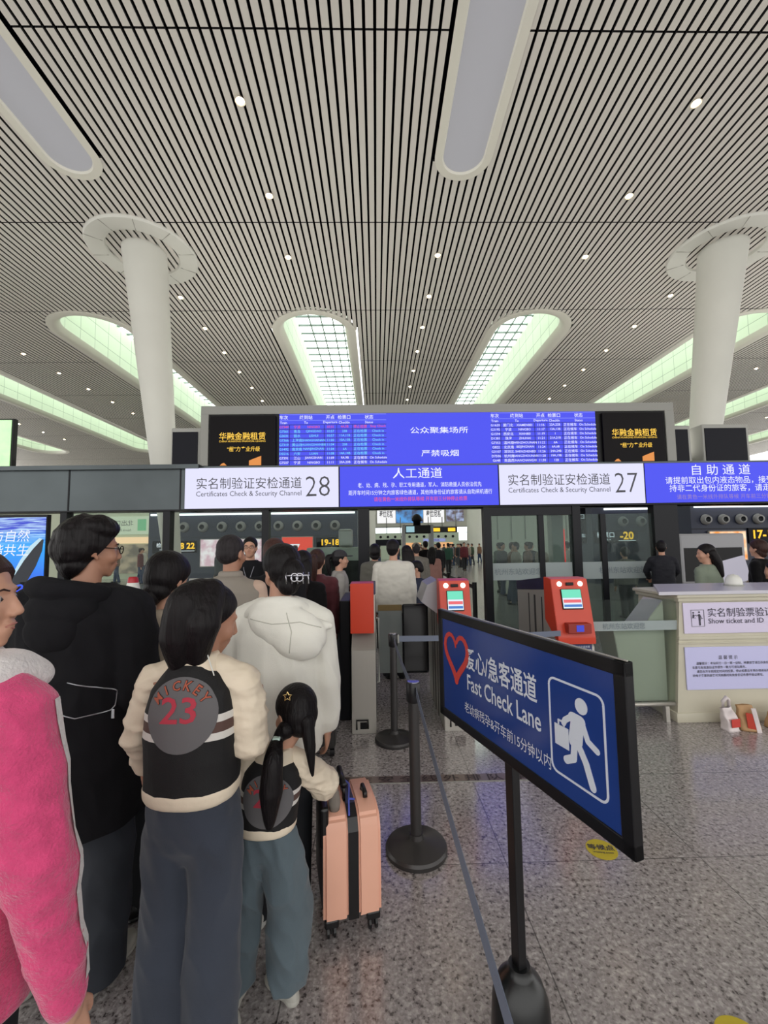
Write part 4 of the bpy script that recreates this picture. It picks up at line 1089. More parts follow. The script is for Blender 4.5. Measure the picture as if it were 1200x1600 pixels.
class Vox:
    """closed shapes melted into one continuous skin"""
    def __init__(s, M=None):
        s.v, s.f, s.M = [], [], M or Matrix.Identity(4); s.cuts = []
    def add(s, vs, fs):
        k = len(s.v); s.v += [tuple(s.M @ Vector(p)) for p in vs]; s.f += [tuple(i+k for i in q) for q in fs]; return s
    def ball(s, c, r, R=None, nu=18, nv=12):
        if isinstance(r, (int, float)): r = (r, r, r)
        vs, fs = [], []
        c = Vector(c)
        for j in range(1, nv):
            t = PI*j/nv
            for i in range(nu):
                a = 2*PI*i/nu; p = Vector((r[0]*math.sin(t)*math.cos(a), r[1]*math.sin(t)*math.sin(a), r[2]*math.cos(t)))
                vs.append(c+(R @ p if R is not None else p))
        for z in (1, -1):
            p = Vector((0, 0, r[2]*z)); vs.append(c+(R @ p if R is not None else p))
        T, B = len(vs)-2, len(vs)-1
        for j in range(nv-2):
            for i in range(nu): fs.append((j*nu+i, (j+1)*nu+i, (j+1)*nu+(i+1) % nu, j*nu+(i+1) % nu))
        for i in range(nu):
            fs.append((T, i, (i+1) % nu)); fs.append((B, (nv-2)*nu+(i+1) % nu, (nv-2)*nu+i))
        return s.add(vs, fs)
    def cap(s, a, b, ra, rb, n=14):
        a, b = Vector(a), Vector(b); d = b-a
        if d.length < 1e-5: return s.ball(a, max(ra, rb))
        d.normalize(); u = d.orthogonal().normalized(); w = d.cross(u)
        rings = []
        for k in range(1, 4):
            t = PI/2*(1-k/3.0); rings.append((a-d*ra*math.sin(t), ra*math.cos(t)))
        for k in range(0, 3):
            t = PI/2*k/3.0; rings.append((b+d*rb*math.sin(t), rb*math.cos(t)))
        vs, fs = [], []
        for c, r in rings:
            for i in range(n):
                q = 2*PI*i/n; vs.append(c+u*(r*math.cos(q))+w*(r*math.sin(q)))
        m = len(rings)
        for j in range(m-1):
            for i in range(n): fs.append((j*n+i, j*n+(i+1) % n, (j+1)*n+(i+1) % n, (j+1)*n+i))
        vs.append(a-d*ra); vs.append(b+d*rb)
        for i in range(n):
            fs.append((len(vs)-2, (i+1) % n, i)); fs.append((len(vs)-1, (m-1)*n+i, (m-1)*n+(i+1) % n))
        return s.add(vs, fs)
    def chain(s, pts, rs):
        for i in range(len(pts)-1): s.cap(pts[i], pts[i+1], rs[i], rs[i+1])
        return s
    def curve(s, pts, rs, n=5):
        """smooth chain through pts (Catmull-Rom)"""
        P_ = [Vector(p) for p in pts]; out, ro = [], []
        for i in range(len(P_)-1):
            a, b, c, d = P_[max(i-1, 0)], P_[i], P_[i+1], P_[min(i+2, len(P_)-1)]
            for k in range(n):
                t = k/n
                out.append(0.5*((2*b)+(c-a)*t+(2*a-5*b+4*c-d)*t*t+(3*b-a-3*c+d)*t**3)); ro.append(rs[i]+(rs[i+1]-rs[i])*t)
        out.append(P_[-1]); ro.append(rs[-1])
        return s.chain(out, ro)
    def loft(s, rings, n=28, p=2.3):
        """rings: (cx,cy,cz,rx,ry)"""
        vs, fs = [], []
        e = 2.0/p
        for c in rings:
            for i in range(n):
                a = 2*PI*i/n; x, y = math.cos(a), math.sin(a)
                vs.append((c[0]+c[3]*math.copysign(abs(x)**e, x), c[1]+c[4]*math.copysign(abs(y)**e, y), c[2]+(c[5]*y if len(c) > 5 else 0)))
        m = len(rings)
        for j in range(m-1):
            for i in range(n): fs.append((j*n+i, j*n+(i+1) % n, (j+1)*n+(i+1) % n, (j+1)*n+i))
        vs.append(tuple(rings[0][:3])); vs.append(tuple(rings[-1][:3]))
        for i in range(n):
            fs.append((len(vs)-2, (i+1) % n, i)); fs.append((len(vs)-1, (m-1)*n+i, (m-1)*n+(i+1) % n))
        return s.add(vs, fs)
    def cut(s, p, n):
        """throw away what lies on the side the normal points to"""
        s.cuts.append((s.M @ Vector(p), (s.M.to_3x3() @ Vector(n)).normalized())); return s
    def mesh(s, voxel, smooth=6, disp=None):
        me = remesh(s.v, s.f, voxel, smooth)
        if disp:
            co = [v.co.copy() for v in me.vertices]; no = [v.normal.copy() for v in me.vertices]
            for v, c, n in zip(me.vertices, co, no): v.co = c+n*disp(c)
        if s.cuts:
            b = bmesh.new(); b.from_mesh(me)
            for p, n in s.cuts:
                bmesh.ops.bisect_plane(b, geom=b.verts[:]+b.edges[:]+b.faces[:], plane_co=p, plane_no=n, clear_outer=True)
                ed = [e for e in b.edges if e.is_boundary]
                if ed:
                    try: bmesh.ops.holes_fill(b, edges=ed, sides=0)
                    except Exception: pass
            b.to_mesh(me); b.free()
        return me
    def build(s, name, m, parent, voxel=0.008, smooth=6, disp=None):
        return link_mesh(name, s.mesh(voxel, smooth, disp), m, parent, smooth=True)

def folds(amp, fx, fy, fz, seed=0.0):
    def f(c):
        return amp*(noise.noise(Vector((c.x*fx+seed, c.y*fy+seed, c.z*fz)))+0.5*noise.noise(Vector((c.x*fx*2.1+seed+9, c.y*fy*2.1, c.z*fz*2.1))))
    return f

def ridges(amp, fx, fy, fz, seed=0.0, slant=0.5):
    # long soft drapery creases running down and across the cloth
    def f(c):
        p = Vector((c.x*fx+c.z*slant*fx*0.4+seed, c.y*fy+seed*0.7, c.z*fz))
        a = 1.0-2.2*abs(noise.noise(p)); b = 1.0-2.2*abs(noise.noise(p*2.3+Vector((7, 3, 1))))
        return amp*(0.65*a*abs(a)+0.35*b)-amp*0.25
    return f

M_skin = mat('skin warm', (198, 150, 126), 0.5, var=(14, 0.05))
M_skin2 = mat('skin tan', (176, 128, 104), 0.5, var=(14, 0.05))
M_lips = mat('lip colour', (180, 118, 108), 0.45)
M_eyew = mat('eye white', (170, 156, 150), 0.3)
M_eyed = mat('eye dark', (24, 18, 16), 0.2)
def hair_mat(name, c, r=0.5):
    m = mat(name, c, r, spec=0.22, bump=(90, 0.6), var=(60, 0.4), stretch=(1, 1, 0.06))
    return m
M_hair = hair_mat('black hair', (20, 16, 18))
M_hairb = hair_mat('dark brown hair', (58, 38, 34))
M_hairs = hair_mat('short grey black hair', (46, 42, 44), 0.6)

def hand(v, w, d, n, s, side, curl=0.45):
    """palm plus five bent fingers. w wrist, d pointing direction, n palm normal, side +1 thumb on d x n side"""
    w, d, n = Vector(w), Vector(d).normalized(), Vector(n).normalized(); x = d.cross(n).normalized()*side
    n = x.cross(d)*side if False else n
    v.cap(w-d*0.01*s, w+d*0.02*s, 0.024*s, 0.026*s)
    for k in (-0.026, -0.009, 0.009, 0.026): v.cap(w+d*0.02*s+x*k*0.8*s, w+d*0.085*s+x*k*s, 0.0135*s, 0.0115*s)
    for k, ln in ((0.027, 0.066), (0.009, 0.074), (-0.009, 0.070), (-0.026, 0.054)):
        p = w+d*0.088*s+x*k*s; dd = d.copy(); a = 0.0
        for j, q in enumerate((0.45, 0.32, 0.23)):
            a += curl*(0.7+0.3*j); dd = (d*math.cos(a)+n*math.sin(a)); e = p+dd*(ln*q*s)
            v.cap(p, e, (0.0098-0.0011*j)*s, (0.0088-0.0011*j)*s); p = e
    p = w+d*0.022*s+x*0.026*s; t1 = (d*0.75+x*0.62+n*0.25).normalized(); t2 = (d*0.9+x*0.15+n*0.35).normalized()
    v.cap(p, p+t1*0.042*s, 0.0125*s, 0.0105*s); v.cap(p+t1*0.042*s, p+t1*0.042*s+t2*0.028*s, 0.0103*s, 0.0085*s)

def head(v, s, fine=True):
    """head centred on the local origin of v.M, y forward, scale s (adult 1)"""
    def b(c, r, R=None): v.ball(Vector(c)*s, tuple(x*s for x in r), R)
    b((0, -0.014, 0.032), (0.075, 0.094, 0.086)); b((0, 0.022, -0.018), (0.064, 0.070, 0.086)); b((0, 0.028, -0.066), (0.050, 0.054, 0.044))
    b((0, 0.066, -0.100), (0.020, 0.017, 0.015)); b((0, 0.040, -0.092), (0.036, 0.036, 0.022))
    for q in (1, -1):
        b((q*0.034, 0.058, -0.030), (0.028, 0.028, 0.032)); b((q*0.076, -0.010, -0.008), (0.009, 0.020, 0.032), Matrix.Rotation(-0.3, 3, 'X')); b((q*0.074, 0.002, -0.038), (0.007, 0.009, 0.011))
    if fine:
        b((0, 0.070, 0.026), (0.046, 0.020, 0.014))
        v.cap(Vector((0, 0.086, 0.010))*s, Vector((0, 0.1045, -0.027))*s, 0.0075*s, 0.0108*s); b((0, 0.068, -0.076), (0.030, 0.022, 0.026))
        for q in (1, -1): b((q*0.010, 0.098, -0.033), (0.0085, 0.010, 0.008))
        b((0, 0.087, -0.056), (0.021, 0.010, 0.0075)); b((0, 0.086, -0.068), (0.018, 0.0095, 0.0075))

def face_bits(root, M, s, glasses=False, brows=M_hair):
    for q in (1, -1):
        v = MB(); v.lathe([(0.0005, -0.0115*s), (0.008*s, -0.008*s), (0.0115*s, 0), (0.008*s, 0.008*s), (0.0005, 0.0115*s)], 14, M=M @ Matrix.Translation(Vector((q*0.031, 0.0715, 0.004))*s))
        v.build('eye', M_eyew, root, smooth=True)
        v = MB(); v.lathe([(0.0005, -0.006*s), (0.0055*s, 0), (0.0005, 0.006*s)], 12, M=M @ Matrix.Translation(Vector((q*0.031, 0.0795, 0.004))*s)); v.build('iris', M_eyed, root, smooth=True)
        v = MB(); v.tube([M @ (Vector((q*0.016, 0.0885, 0.023))*s), M @ (Vector((q*0.034, 0.0855, 0.028))*s), M @ (Vector((q*0.05, 0.0725, 0.021))*s)], [0.002*s, 0.0026*s, 0.0015*s], 8); v.build('eyebrow', brows, root, smooth=True)
    v = MB(); v.tube([M @ (Vector((-0.02, 0.088, -0.062))*s), M @ (Vector((-0.008, 0.0965, -0.0575))*s), M @ (Vector((0.008, 0.0965, -0.0575))*s), M @ (Vector((0.02, 0.088, -0.062))*s)], [0.001*s, 0.0022*s, 0.0022*s, 0.001*s], 8)
    v.tube([M @ (Vector((-0.018, 0.087, -0.064))*s), M @ (Vector((0, 0.0952, -0.069))*s), M @ (Vector((0.018, 0.087, -0.064))*s)], [0.001*s, 0.0026*s, 0.001*s], 8)
    v.build('lips', M_lips, root, smooth=True)
    if glasses:
        g = MB()
        for q in (1, -1):
            pts = [M @ (Vector((q*0.033+0.024*math.cos(a), 0.100, 0.002+0.017*math.sin(a)))*s) for a in [2*PI*i/16 for i in range(17)]]
            g.tube(pts, 0.0022*s, 6); g.tube([M @ (Vector((q*0.057, 0.099, 0.005))*s), M @ (Vector((q*0.080, 0.0, 0.006))*s)], 0.002*s, 6)
        g.tube([M @ (Vector((-0.009, 0.100, 0.004))*s), M @ (Vector((0.009, 0.100, 0.004))*s)], 0.002*s, 6)
        g.build('glasses', M_black, root)

class Sk:
    """joint positions of a standing figure, local frame: x right, y forward, z up"""
    def __init__(k, H, hs=1.0, w=1.0, lean=0.0, tilt=(0, 0, 0), side=0.0, armL=None, armR=None, stance=0.085, hd=(0, 0, 0)):
        k.H, k.hs, k.w = H, hs, w; q = H/1.7; k.q = q
        k.hip = Vector((0, 0, 0.50*H)); up = Vector((side, lean, 1)).normalized(); k.up = up
        nb = H-0.232*hs-0.048*q
        tl = (nb-0.50*H)
        k.neck = k.hip+up*tl
        k.headc = k.neck+Vector((side*0.3, lean*0.3+0.02, 0.048*q+0.118*hs))+Vector(hd)
        k.HM = Matrix.Translation(k.headc) @ Euler(tilt, 'ZXY' if False else 'XYZ').to_matrix().to_4x4()
        sw = 0.100*H*w
        c = k.neck-up*0.062*q
        k.sh = {1: c+Vector((sw, 0, -0.012*q)), -1: c+Vector((-sw, 0, -0.012*q))}
        k.el, k.wr = {}, {}
        for s, a in ((1, armR), (-1, armL)):
            if a: k.el[s], k.wr[s] = Vector(a[0]), Vector(a[1])
            else:
                k.el[s] = k.sh[s]+Vector((s*0.035*q, -0.02*q, -0.285*q)); k.wr[s] = k.el[s]+Vector((s*0.005, 0.05*q, -0.245*q))
        k.hj = {s: Vector((s*0.052*H*w, 0, 0.50*H)) for s in (1, -1)}
        k.kn = {s: Vector((s*stance*q, 0.015, 0.275*H)) for s in (1, -1)}
        k.an = {s: Vector((s*stance*q, -0.02, 0.045*H)) for s in (1, -1)}
    def torso(k, t):
        return k.hip+(k.neck-k.hip)*t

def body(k, root, m, voxel, fine=True, hands=True, grip=None):
    v = Vox(); q, w = k.q, k.w
    rings = []
    for t, rx, ry in ((-0.16, 0.09, 0.07), (-0.05, 0.138, 0.088), (0.1, 0.138, 0.090), (0.35, 0.120, 0.085), (0.62, 0.148, 0.102), (0.85, 0.150, 0.090), (0.97, 0.085, 0.065), (1.03, 0.055, 0.055)):
        c = k.torso(t); rings.append((c.x, c.y, c.z, rx*q*w, ry*q))
    v.loft(rings, 24)
    v.cap(k.neck-k.up*0.03*q, k.headc-Vector((0, 0.015, 0.05*k.hs)), 0.054*q, 0.050*k.hs)
    M0 = v.M; v.M = k.HM; head(v, k.hs, fine); v.M = M0
    for s in (1, -1):
        v.cap(k.neck-k.up*0.06*q, k.sh[s], 0.045*q, 0.038*q)
        v.chain([k.sh[s], k.el[s], k.wr[s]], [0.038*q, 0.033*q, 0.025*q])
        d = (k.wr[s]-k.el[s]).normalized()
        if fine and hands: 
            hs = 1.0*q if k.H > 1.4 else 0.72
            hand(v, k.wr[s], d, Vector((-s, 0.1, 0)) if abs(d.z) > 0.6 else Vector((0, 0, -1)), hs, 1 if s > 0 else 1, (grip or {}).get(s, 0.4))
        else: v.chain([k.wr[s], k.wr[s]+d*0.09*q, k.wr[s]+d*0.16*q], [0.026*q, 0.034*q, 0.016*q])
        v.chain([k.hj[s], k.kn[s], k.an[s]], [0.068*q*w, 0.048*q, 0.034*q])
        v.cap(k.an[s], k.an[s]+Vector((0, 0.12*q, -0.035*q)), 0.036*q, 0.024*q)
    return v.build('body', m, root, voxel, 3)

def top_rings(k, z_hem, rx, ry, flare=1.0, hem_rx=None, neck=0.082, sh=1.0):
    q, w = k.q, k.w; t0 = (z_hem-k.hip.z)/(k.neck.z-k.hip.z); out = []
    for t, a in ((t0, flare), (t0+0.12*(1-t0), flare*1.01), (0.45*(1-t0)+t0, 1.0), (0.72, 1.0), (0.86, 0.97*sh), (0.95, 0.72*sh), (1.0, 0.5)):
        c = k.torso(t); out.append((c.x, c.y, c.z, rx*q*w*a, ry*q*(a if t < 0.8 else (0.92 if t < 0.9 else 0.78 if t < 0.97 else 0.7))))
    c = k.torso(1.04); out.append((c.x, c.y+0.006, c.z, neck*q, neck*q))
    return out

def trousers(k, root, m, voxel, r=(0.095, 0.075, 0.07), hem=0.03, waist=None, disp=None, name='trousers'):
    v = Vox(); q, w = k.q, k.w; z1 = waist or k.hip.z+0.1*q
    v.loft([(0, 0, k.hip.z-0.14*q, 0.06*q*w, 0.06*q), (0, 0, k.hip.z-0.07*q, 0.142*q*w, 0.106*q), (0, 0, k.hip.z-0.01*q, 0.166*q*w, 0.120*q), (0, 0, k.hip.z+0.05*q, 0.165*q*w, 0.120*q), (0, 0, z1, 0.150*q*w, 0.112*q)], 28)
    for s in (1, -1):
        a, b, c = k.hj[s], k.kn[s], k.an[s]
        end = Vector((c.x, c.y, hem-0.05))
        pts = [a+Vector((-s*0.01*q, 0, 0.06*q)), a.lerp(b, 0.12), a.lerp(b, 0.5), b, b.lerp(c, 0.5), Vector((c.x, c.y, hem+0.03)), end]
        rr = [r[0]*0.8, r[0], (r[0]+r[1])/2, r[1], (r[1]+r[2])/2, r[2], r[2]]
        v.loft([(p.x, p.y, p.z, x*q, x*q*1.08) for p, x in zip(pts, rr)], 24, 2.0)
    v.cut((0, 0, hem), (0, 0, -1))
    return v.build(name, m, root, voxel, 18, disp)

def shoes(k, root, m, voxel=0.006, sole=None, turn=None):
    q = k.q
    for s in (1, -1):
        a = k.an[s]; x, y = a.x, a.y; tn = (turn or {}).get(s, 0.12*s); R = Matrix.Translation((x, y, 0)) @ Matrix.Rotation(-tn, 4, 'Z')
        v = Vox(R); v.ball((0, -0.035*q, 0.045*q), (0.040*q, 0.05*q, 0.055*q)); v.ball((0, 0.05*q, 0.035*q), (0.044*q, 0.10*q, 0.045*q)); v.ball((0, 0.12*q, 0.03*q), (0.045*q, 0.07*q, 0.034*q)); v.cap((0, -0.02*q, 0.05*q), (0, -0.01*q, 0.10*q), 0.042*q, 0.040*q)
        v.cut((0, 0, 0.012), (0, 0, -1)); o = v.build('shoe', m, root, voxel, 3)
        b = Vox(R); b.ball((0, -0.035*q, 0.015), (0.044*q, 0.054*q, 0.02)); b.ball((0, 0.045*q, 0.015), (0.047*q, 0.10*q, 0.02)); b.ball((0, 0.12*q, 0.015), (0.048*q, 0.075*q, 0.02))
        b.cut((0, 0, 0.0), (0, 0, -1)); b.cut((0, 0, 0.028), (0, 0, 1)); b.build('sole', sole or m, o, voxel, 2)

def hair_cap(v, s, back=0.0, vol=1.0, low=-0.075, front=True):
    def b(c, r): v.ball(Vector(c)*s, tuple(x*s for x in r))
    b((0, -0.020, 0.038), (0.085*vol, 0.104*vol, 0.092*vol)); b((0, -0.040-back, 0.0), (0.080*vol, 0.082*vol, 0.075*vol)); b((0, -0.052, (low+0.03)), (0.062*vol, 0.055*vol, 0.05*vol))
    if front: v.cut(Vector((0, 0.058, 0.052))*s, (0, 0.82, -0.57))

def simple(label, loc, rz, H, top, bot, hair=M_hair, style='short', voxel=0.012, w=1.0, skin=M_skin, group=None, lean=0.0, bag=None, armL=None, armR=None, tilt=(0, 0, 0), hem=0.47, shoe=None, cap=None, hs=None, stride=0.0, cat='person', thick=1.0, longhair=None):
    root = thing('person', label, cat, loc, rz, group)
    hs = hs or (1.0 if H > 1.5 else 0.93)
    k = Sk(H, hs, w, lean, tilt, 0, armL, armR)
    if stride:
        for s in (1, -1): k.an[s].y += s*stride; k.kn[s].y += s*stride*0.45
    body(k, root, skin, voxel, fine=voxel <= 0.012)
    v = Vox(); q = k.q
    v.loft(top_rings(k, hem*H, 0.185*thick, 0.135*thick, 1.0), 28)
    for s in (1, -1):
        v.cap(k.torso(0.93), k.sh[s], 0.062*q, 0.072*q*thick); v.chain([k.sh[s], k.el[s], k.wr[s]], [0.070*q*thick, 0.060*q*thick, 0.046*q*thick])
    v.build('jacket', top, root, voxel, 5, folds(0.008, 9, 9, 14, H*7))
    trousers(k, root, bot, voxel)
    shoes(k, root, shoe or M_black, max(voxel, 0.008))
    v, tail = Vox(k.HM), Vox(k.HM)
    if style == 'short': hair_cap(v, hs)
    elif style == 'bob':
        hair_cap(v, hs, 0.01, 1.08, -0.11); v.ball(Vector((0, -0.03, -0.05))*hs, (0.088*hs, 0.075*hs, 0.085*hs))
    elif style == 'pony':
        hair_cap(v, hs, 0.0, 1.02); tail.curve([Vector((0, -0.11, 0.05))*hs, Vector((0, -0.165, 0.02))*hs, Vector((0, -0.16, -0.09))*hs, Vector((0, -0.13, -0.22))*hs], [0.03*hs, 0.042*hs, 0.04*hs, 0.016*hs])
    elif style == 'long':
        hair_cap(v, hs, 0.0, 1.05)
        for x in (-0.05, 0, 0.05): tail.curve([Vector((x, -0.06, 0.0))*hs, Vector((x*1.2, -0.10, -0.12))*hs, Vector((x*1.1, -0.12, -0.30))*hs], [0.06*hs, 0.055*hs, 0.03*hs])
    hr = v.build('hair', hair, root, min(voxel, 0.010), 3)
    if tail.v: tail.build('ponytail' if style == 'pony' else 'long_hair', hair, hr, min(voxel, 0.010), 3)
    if cap is not None:
        v = Vox(k.HM); v.ball(Vector((0, -0.012, 0.045))*hs, (0.092*hs, 0.108*hs, 0.088*hs)); v.cut(Vector((0, 0, 0.04))*hs, (0, 0, -1)); c = v.build('cap', cap, root, min(voxel, 0.010), 2)
        v = Vox(k.HM); v.ball(Vector((0, 0.105, 0.045))*hs, (0.062*hs, 0.075*hs, 0.009)); v.build('brim', cap, c, 0.006, 1)
    return root, k
# ------------------------------------------------------------------ helpers for cloth details
def bvh_of(objs):
    vs, fs = [], []
    for o in objs:
        k = len(vs); vs += [v.co.copy() for v in o.data.vertices]; fs += [tuple(i+k for i in p.vertices) for p in o.data.polygons]
    return BVHTree.FromPolygons(vs, fs)
def on_back(bvh, x, z, off=0.003, default=-0.12):
    h = bvh.ray_cast(Vector((x, -2, z)), Vector((0, 1, 0)))
    return Vector((x, (h[0].y if h[0] is not None else default)-off, z))
def project(me, bvh, off):
    for v in me.vertices: v.co = on_back(bvh, v.co.x, v.co.z, off)
def pull(root, bvh, pts, r, m, name, n=6, off=0.001):
    out = []
    for a, b in zip(pts[:-1], pts[1:]):
        for i in range(n): out.append(on_back(bvh, a[0]+(b[0]-a[0])*i/n, a[1]+(b[1]-a[1])*i/n, off))
    out.append(on_back(bvh, pts[-1][0], pts[-1][1], off))
    b = MB(); b.tube(out, r, 6); return b.build(name, m, root, smooth=True)

M_denim = mat('dark blue denim', (50, 57, 71), 0.8, bump=(400, 0.2), var=(5, 0.12), sheen=0.2)
M_denim2 = mat('washed blue denim', (82, 96, 104), 0.8, bump=(400, 0.2), var=(5, 0.14), sheen=0.2)
M_cream_c = mat('cream satin', (234, 219, 196), 0.55, bump=(60, 0.12), var=(12, 0.04))
M_blackc = mat('black cotton', (15, 14, 16), 0.9, spec=0.2, bump=(300, 0.15), var=(8, 0.1), sheen=0.05)
M_blackj = mat('black jacket cloth', (22, 22, 26), 0.9, spec=0.25, bump=(220, 0.12), var=(6, 0.15))
M_ivory = mat('ivory fleece', (238, 236, 226), 0.85, bump=(260, 0.15), var=(7, 0.03), sheen=0.2)
M_pinkf = mat('pink fleece', (214, 66, 120), 0.85, bump=(150, 0.5), var=(30, 0.12), sheen=0.5)
M_whitef = mat('white fleece', (220, 214, 214), 0.9, bump=(120, 0.5), var=(25, 0.04), sheen=0.3)
M_taupe = mat('taupe vest', (150, 142, 132), 0.7, bump=(200, 0.1))
M_peach = mat('peach shirt', (202, 174, 156), 0.75, bump=(200, 0.1))
M_maroon = mat('maroon wool', (84, 30, 38), 0.85, var=(8, 0.12), sheen=0.2)
M_zip = mat('silver zip', (176, 178, 184), 0.3, 0.8)
M_blacktr = mat('black trousers', (22, 24, 30), 0.75, var=(5, 0.1))
M_sneak = mat('pale grey sneaker', (176, 174, 166), 0.6)

def varsity(name, z0, z1, z2, z3):
    m = mat(name, (17, 16, 18), 0.75, bump=(300, 0.15)); nt = NT(m); p = m.node_tree.nodes['Principled BSDF']
    tc = nt.n('ShaderNodeTexCoord'); sp = nt.n('ShaderNodeSeparateXYZ'); nt.l(tc.outputs['Object'], sp.inputs[0]); z = sp.outputs[2]
    def band(a, b): return nt.math('MULTIPLY', nt.math('GREATER_THAN', z, a), nt.math('LESS_THAN', z, b))
    wh = nt.math('ADD', band(z0, z1), band(z2, z3))
    c = nt.mix(wh, lin((17, 16, 18)), lin((224, 220, 214)))
    c = nt.mix(band(z1, z2), c, lin((92, 68, 62)))
    nt.l(c, p.inputs['Base Color']); return m

def emblem(parent, bvh, cx, cz, r):
    """grey disc with curved red lettering and a number, sewn on the back of a jacket"""
    vs, fs = [], []; n = 48; rr = [0.0001, 0.3, 0.6, 0.8, 0.93, 1.0]
    for q in rr:
        for i in range(n):
            a = 2*PI*i/n; vs.append((cx+r*q*math.cos(a), 0, cz+r*q*math.sin(a)))
    for j in range(len(rr)-1):
        for i in range(n): fs.append((j*n+i, j*n+(i+1) % n, (j+1)*n+(i+1) % n, (j+1)*n+i))
    me = bpy.data.meshes.new('back_patch'); me.from_pydata(vs, [], fs); project(me, bvh, 0.0035)
    o = link_mesh('back_patch', me, mat('grey patch', (104, 102, 104), 0.8), parent, smooth=True)
    bm1, bm2 = bmesh.new(), bmesh.new()
    for i, ch in enumerate('MICKEY'):
        a = math.radians(55-22*i) + PI/2
        for bmx, bo in ((bm1, 0.05), (bm2, 0.012)):
            t = text_mesh(ch, r*0.34, bo); 
            b = bmesh.new(); b.from_mesh(t); bmesh.ops.triangulate(b, faces=b.faces[:]); bmesh.ops.subdivide_edges(b, edges=[e for e in b.edges if e.calc_length() > r*0.08], cuts=1)
            T = Matrix.Translation((cx+r*0.80*math.cos(a), 0, cz+r*0.80*math.sin(a))) @ Matrix.Rotation(-(a-PI/2), 4, 'Y') @ WALL
            bmesh.ops.transform(b, matrix=T, verts=b.verts); m2 = bpy.data.meshes.new('x'); b.to_mesh(m2); b.free(); bmx.from_mesh(m2); bpy.data.meshes.remove(m2); bpy.data.meshes.remove(t)
    for bmx, off, m in ((bm1, 0.0048, mat('dark stitch', (50, 30, 30), 0.8)), (bm2, 0.0060, mat('brick lettering', (176, 92, 70), 0.8))):
        me = bpy.data.meshes.new('lettering'); bmx.to_mesh(me); bmx.free(); project(me, bvh, off); link_mesh('lettering', me, m, parent)
    t = text_mesh('23', r*0.95, 0.014, width=r*1.0)
    b = bmesh.new(); b.from_mesh(t); bmesh.ops.triangulate(b, faces=b.faces[:]); bmesh.ops.subdivide_edges(b, edges=[e for e in b.edges if e.calc_length() > r*0.15], cuts=2)
    bmesh.ops.transform(b, matrix=Matrix.Translation((cx, 0, cz+r*0.16)) @ WALL, verts=b.verts)
    me = bpy.data.meshes.new('lettering'); b.to_mesh(me); b.free(); project(me, bvh, 0.0052); link_mesh('lettering', me, mat('rose number', (186, 58, 76), 0.8), parent)

# ---------------------------------------------------------------- girl in varsity jacket
root = thing('person', 'girl in black and cream varsity jacket with wide dark jeans, back to viewer', 'person', (-0.625, 1.50, 0), math.radians(-4))
k = Sk(1.53, 1.0, 0.98, 0.0, (-0.32, 0.05, -0.85), 0.01, armL=((-0.195, -0.01, 1.02), (-0.195, 0.05, 0.90)), armR=((0.185, 0.02, 1.0), (0.12, 0.24, 1.06)), hd=(0.012, 0.045, -0.02))
body(k, root, M_skin2, 0.006, grip={1: 0.7, -1: 0.7})
v = Vox(); zs = 0.865
rings = top_rings(k, zs, 0.175, 0.135, 0.96, sh=0.92)
v.loft(rings, 32); v.cut((0, 0, zs+0.012), (0.0, 0.0, -1))
jk = v.build('jacket', varsity('varsity back', 1.045, 1.068, 1.10, 1.123), root, 0.006, 6, ridges(0.006, 5, 5, 4, 3))
v = Vox(); c = k.torso((zs-k.hip.z)/(k.neck.z-k.hip.z))
v.loft([(c.x, c.y, zs-0.028, 0.160*k.q, 0.124*k.q), (c.x, c.y, zs-0.012, 0.170*k.q, 0.133*k.q), (c.x, c.y, zs+0.012, 0.172*k.q, 0.135*k.q), (c.x, c.y, zs+0.03, 0.160*k.q, 0.124*k.q)], 32)
v.build('hem_band', M_cream_c, root, 0.006, 2)
v = Vox(); c = k.torso(1.0); v.loft([(c.x, c.y+0.0, c.z-0.03, 0.10, 0.085), (c.x, c.y+0.004, c.z+0.012, 0.082, 0.075), (c.x, c.y+0.006, c.z+0.034, 0.070, 0.066), (c.x, c.y+0.006, c.z+0.040, 0.062, 0.058)], 28)
v.build('collar', M_cream_c, root, 0.005, 3)
for s in (1, -1):
    v = Vox(); a, b_, c_ = k.sh[s], k.el[s], k.wr[s]
    v.chain([k.torso(0.96)+Vector((s*0.05, 0.02, 0)), a+Vector((0, 0.022, 0.004)), a.lerp(b_, 0.35)+Vector((s*0.010, 0.012, 0)), b_], [0.050, 0.060, 0.062 if s > 0 else 0.052, 0.058 if s > 0 else 0.042])
    v.chain([b_, b_.lerp(c_, 0.6), c_], [0.060 if s > 0 else 0.044, 0.055 if s > 0 else 0.036, 0.034])
    v.build('sleeve', M_cream_c, root, 0.006, 4, ridges(0.012, 7, 7, 13, s*5, 0.8))
bv_ = bvh_of([jk]); emblem(jk, bv_, 0.012, 1.128, 0.112)
trousers(k, root, M_denim, 0.007, (0.096, 0.090, 0.094), 0.015, 0.87, ridges(0.016, 6, 6, 2.0, 4, 0.8))
shoes(k, root, M_sneak)
v = Vox(k.HM); hair_cap(v, 0.98, 0.0, 1.02, -0.085)
Hi = k.HM.inverted()
def hl(p): return Hi @ Vector(p)
hr = v.build('hair', M_hair, root, 0.006, 3); v = Vox(k.HM)
v.curve([hl(k.headc+Vector((0.0, -0.07, 0.11))), hl(k.headc+Vector((-0.025, -0.12, 0.07))), hl(k.headc+Vector((-0.045, -0.125, -0.04))), hl(k.headc+Vector((-0.05, -0.105, -0.145)))], [0.042, 0.062, 0.062, 0.028])
v.curve([hl(k.headc+Vector((0.03, -0.06, 0.10))), hl(k.headc+Vector((0.02, -0.11, 0.0))), hl(k.headc+Vector((0.005, -0.10, -0.13)))], [0.05, 0.065, 0.03])
v.build('ponytail', M_hair, hr, 0.006, 3)
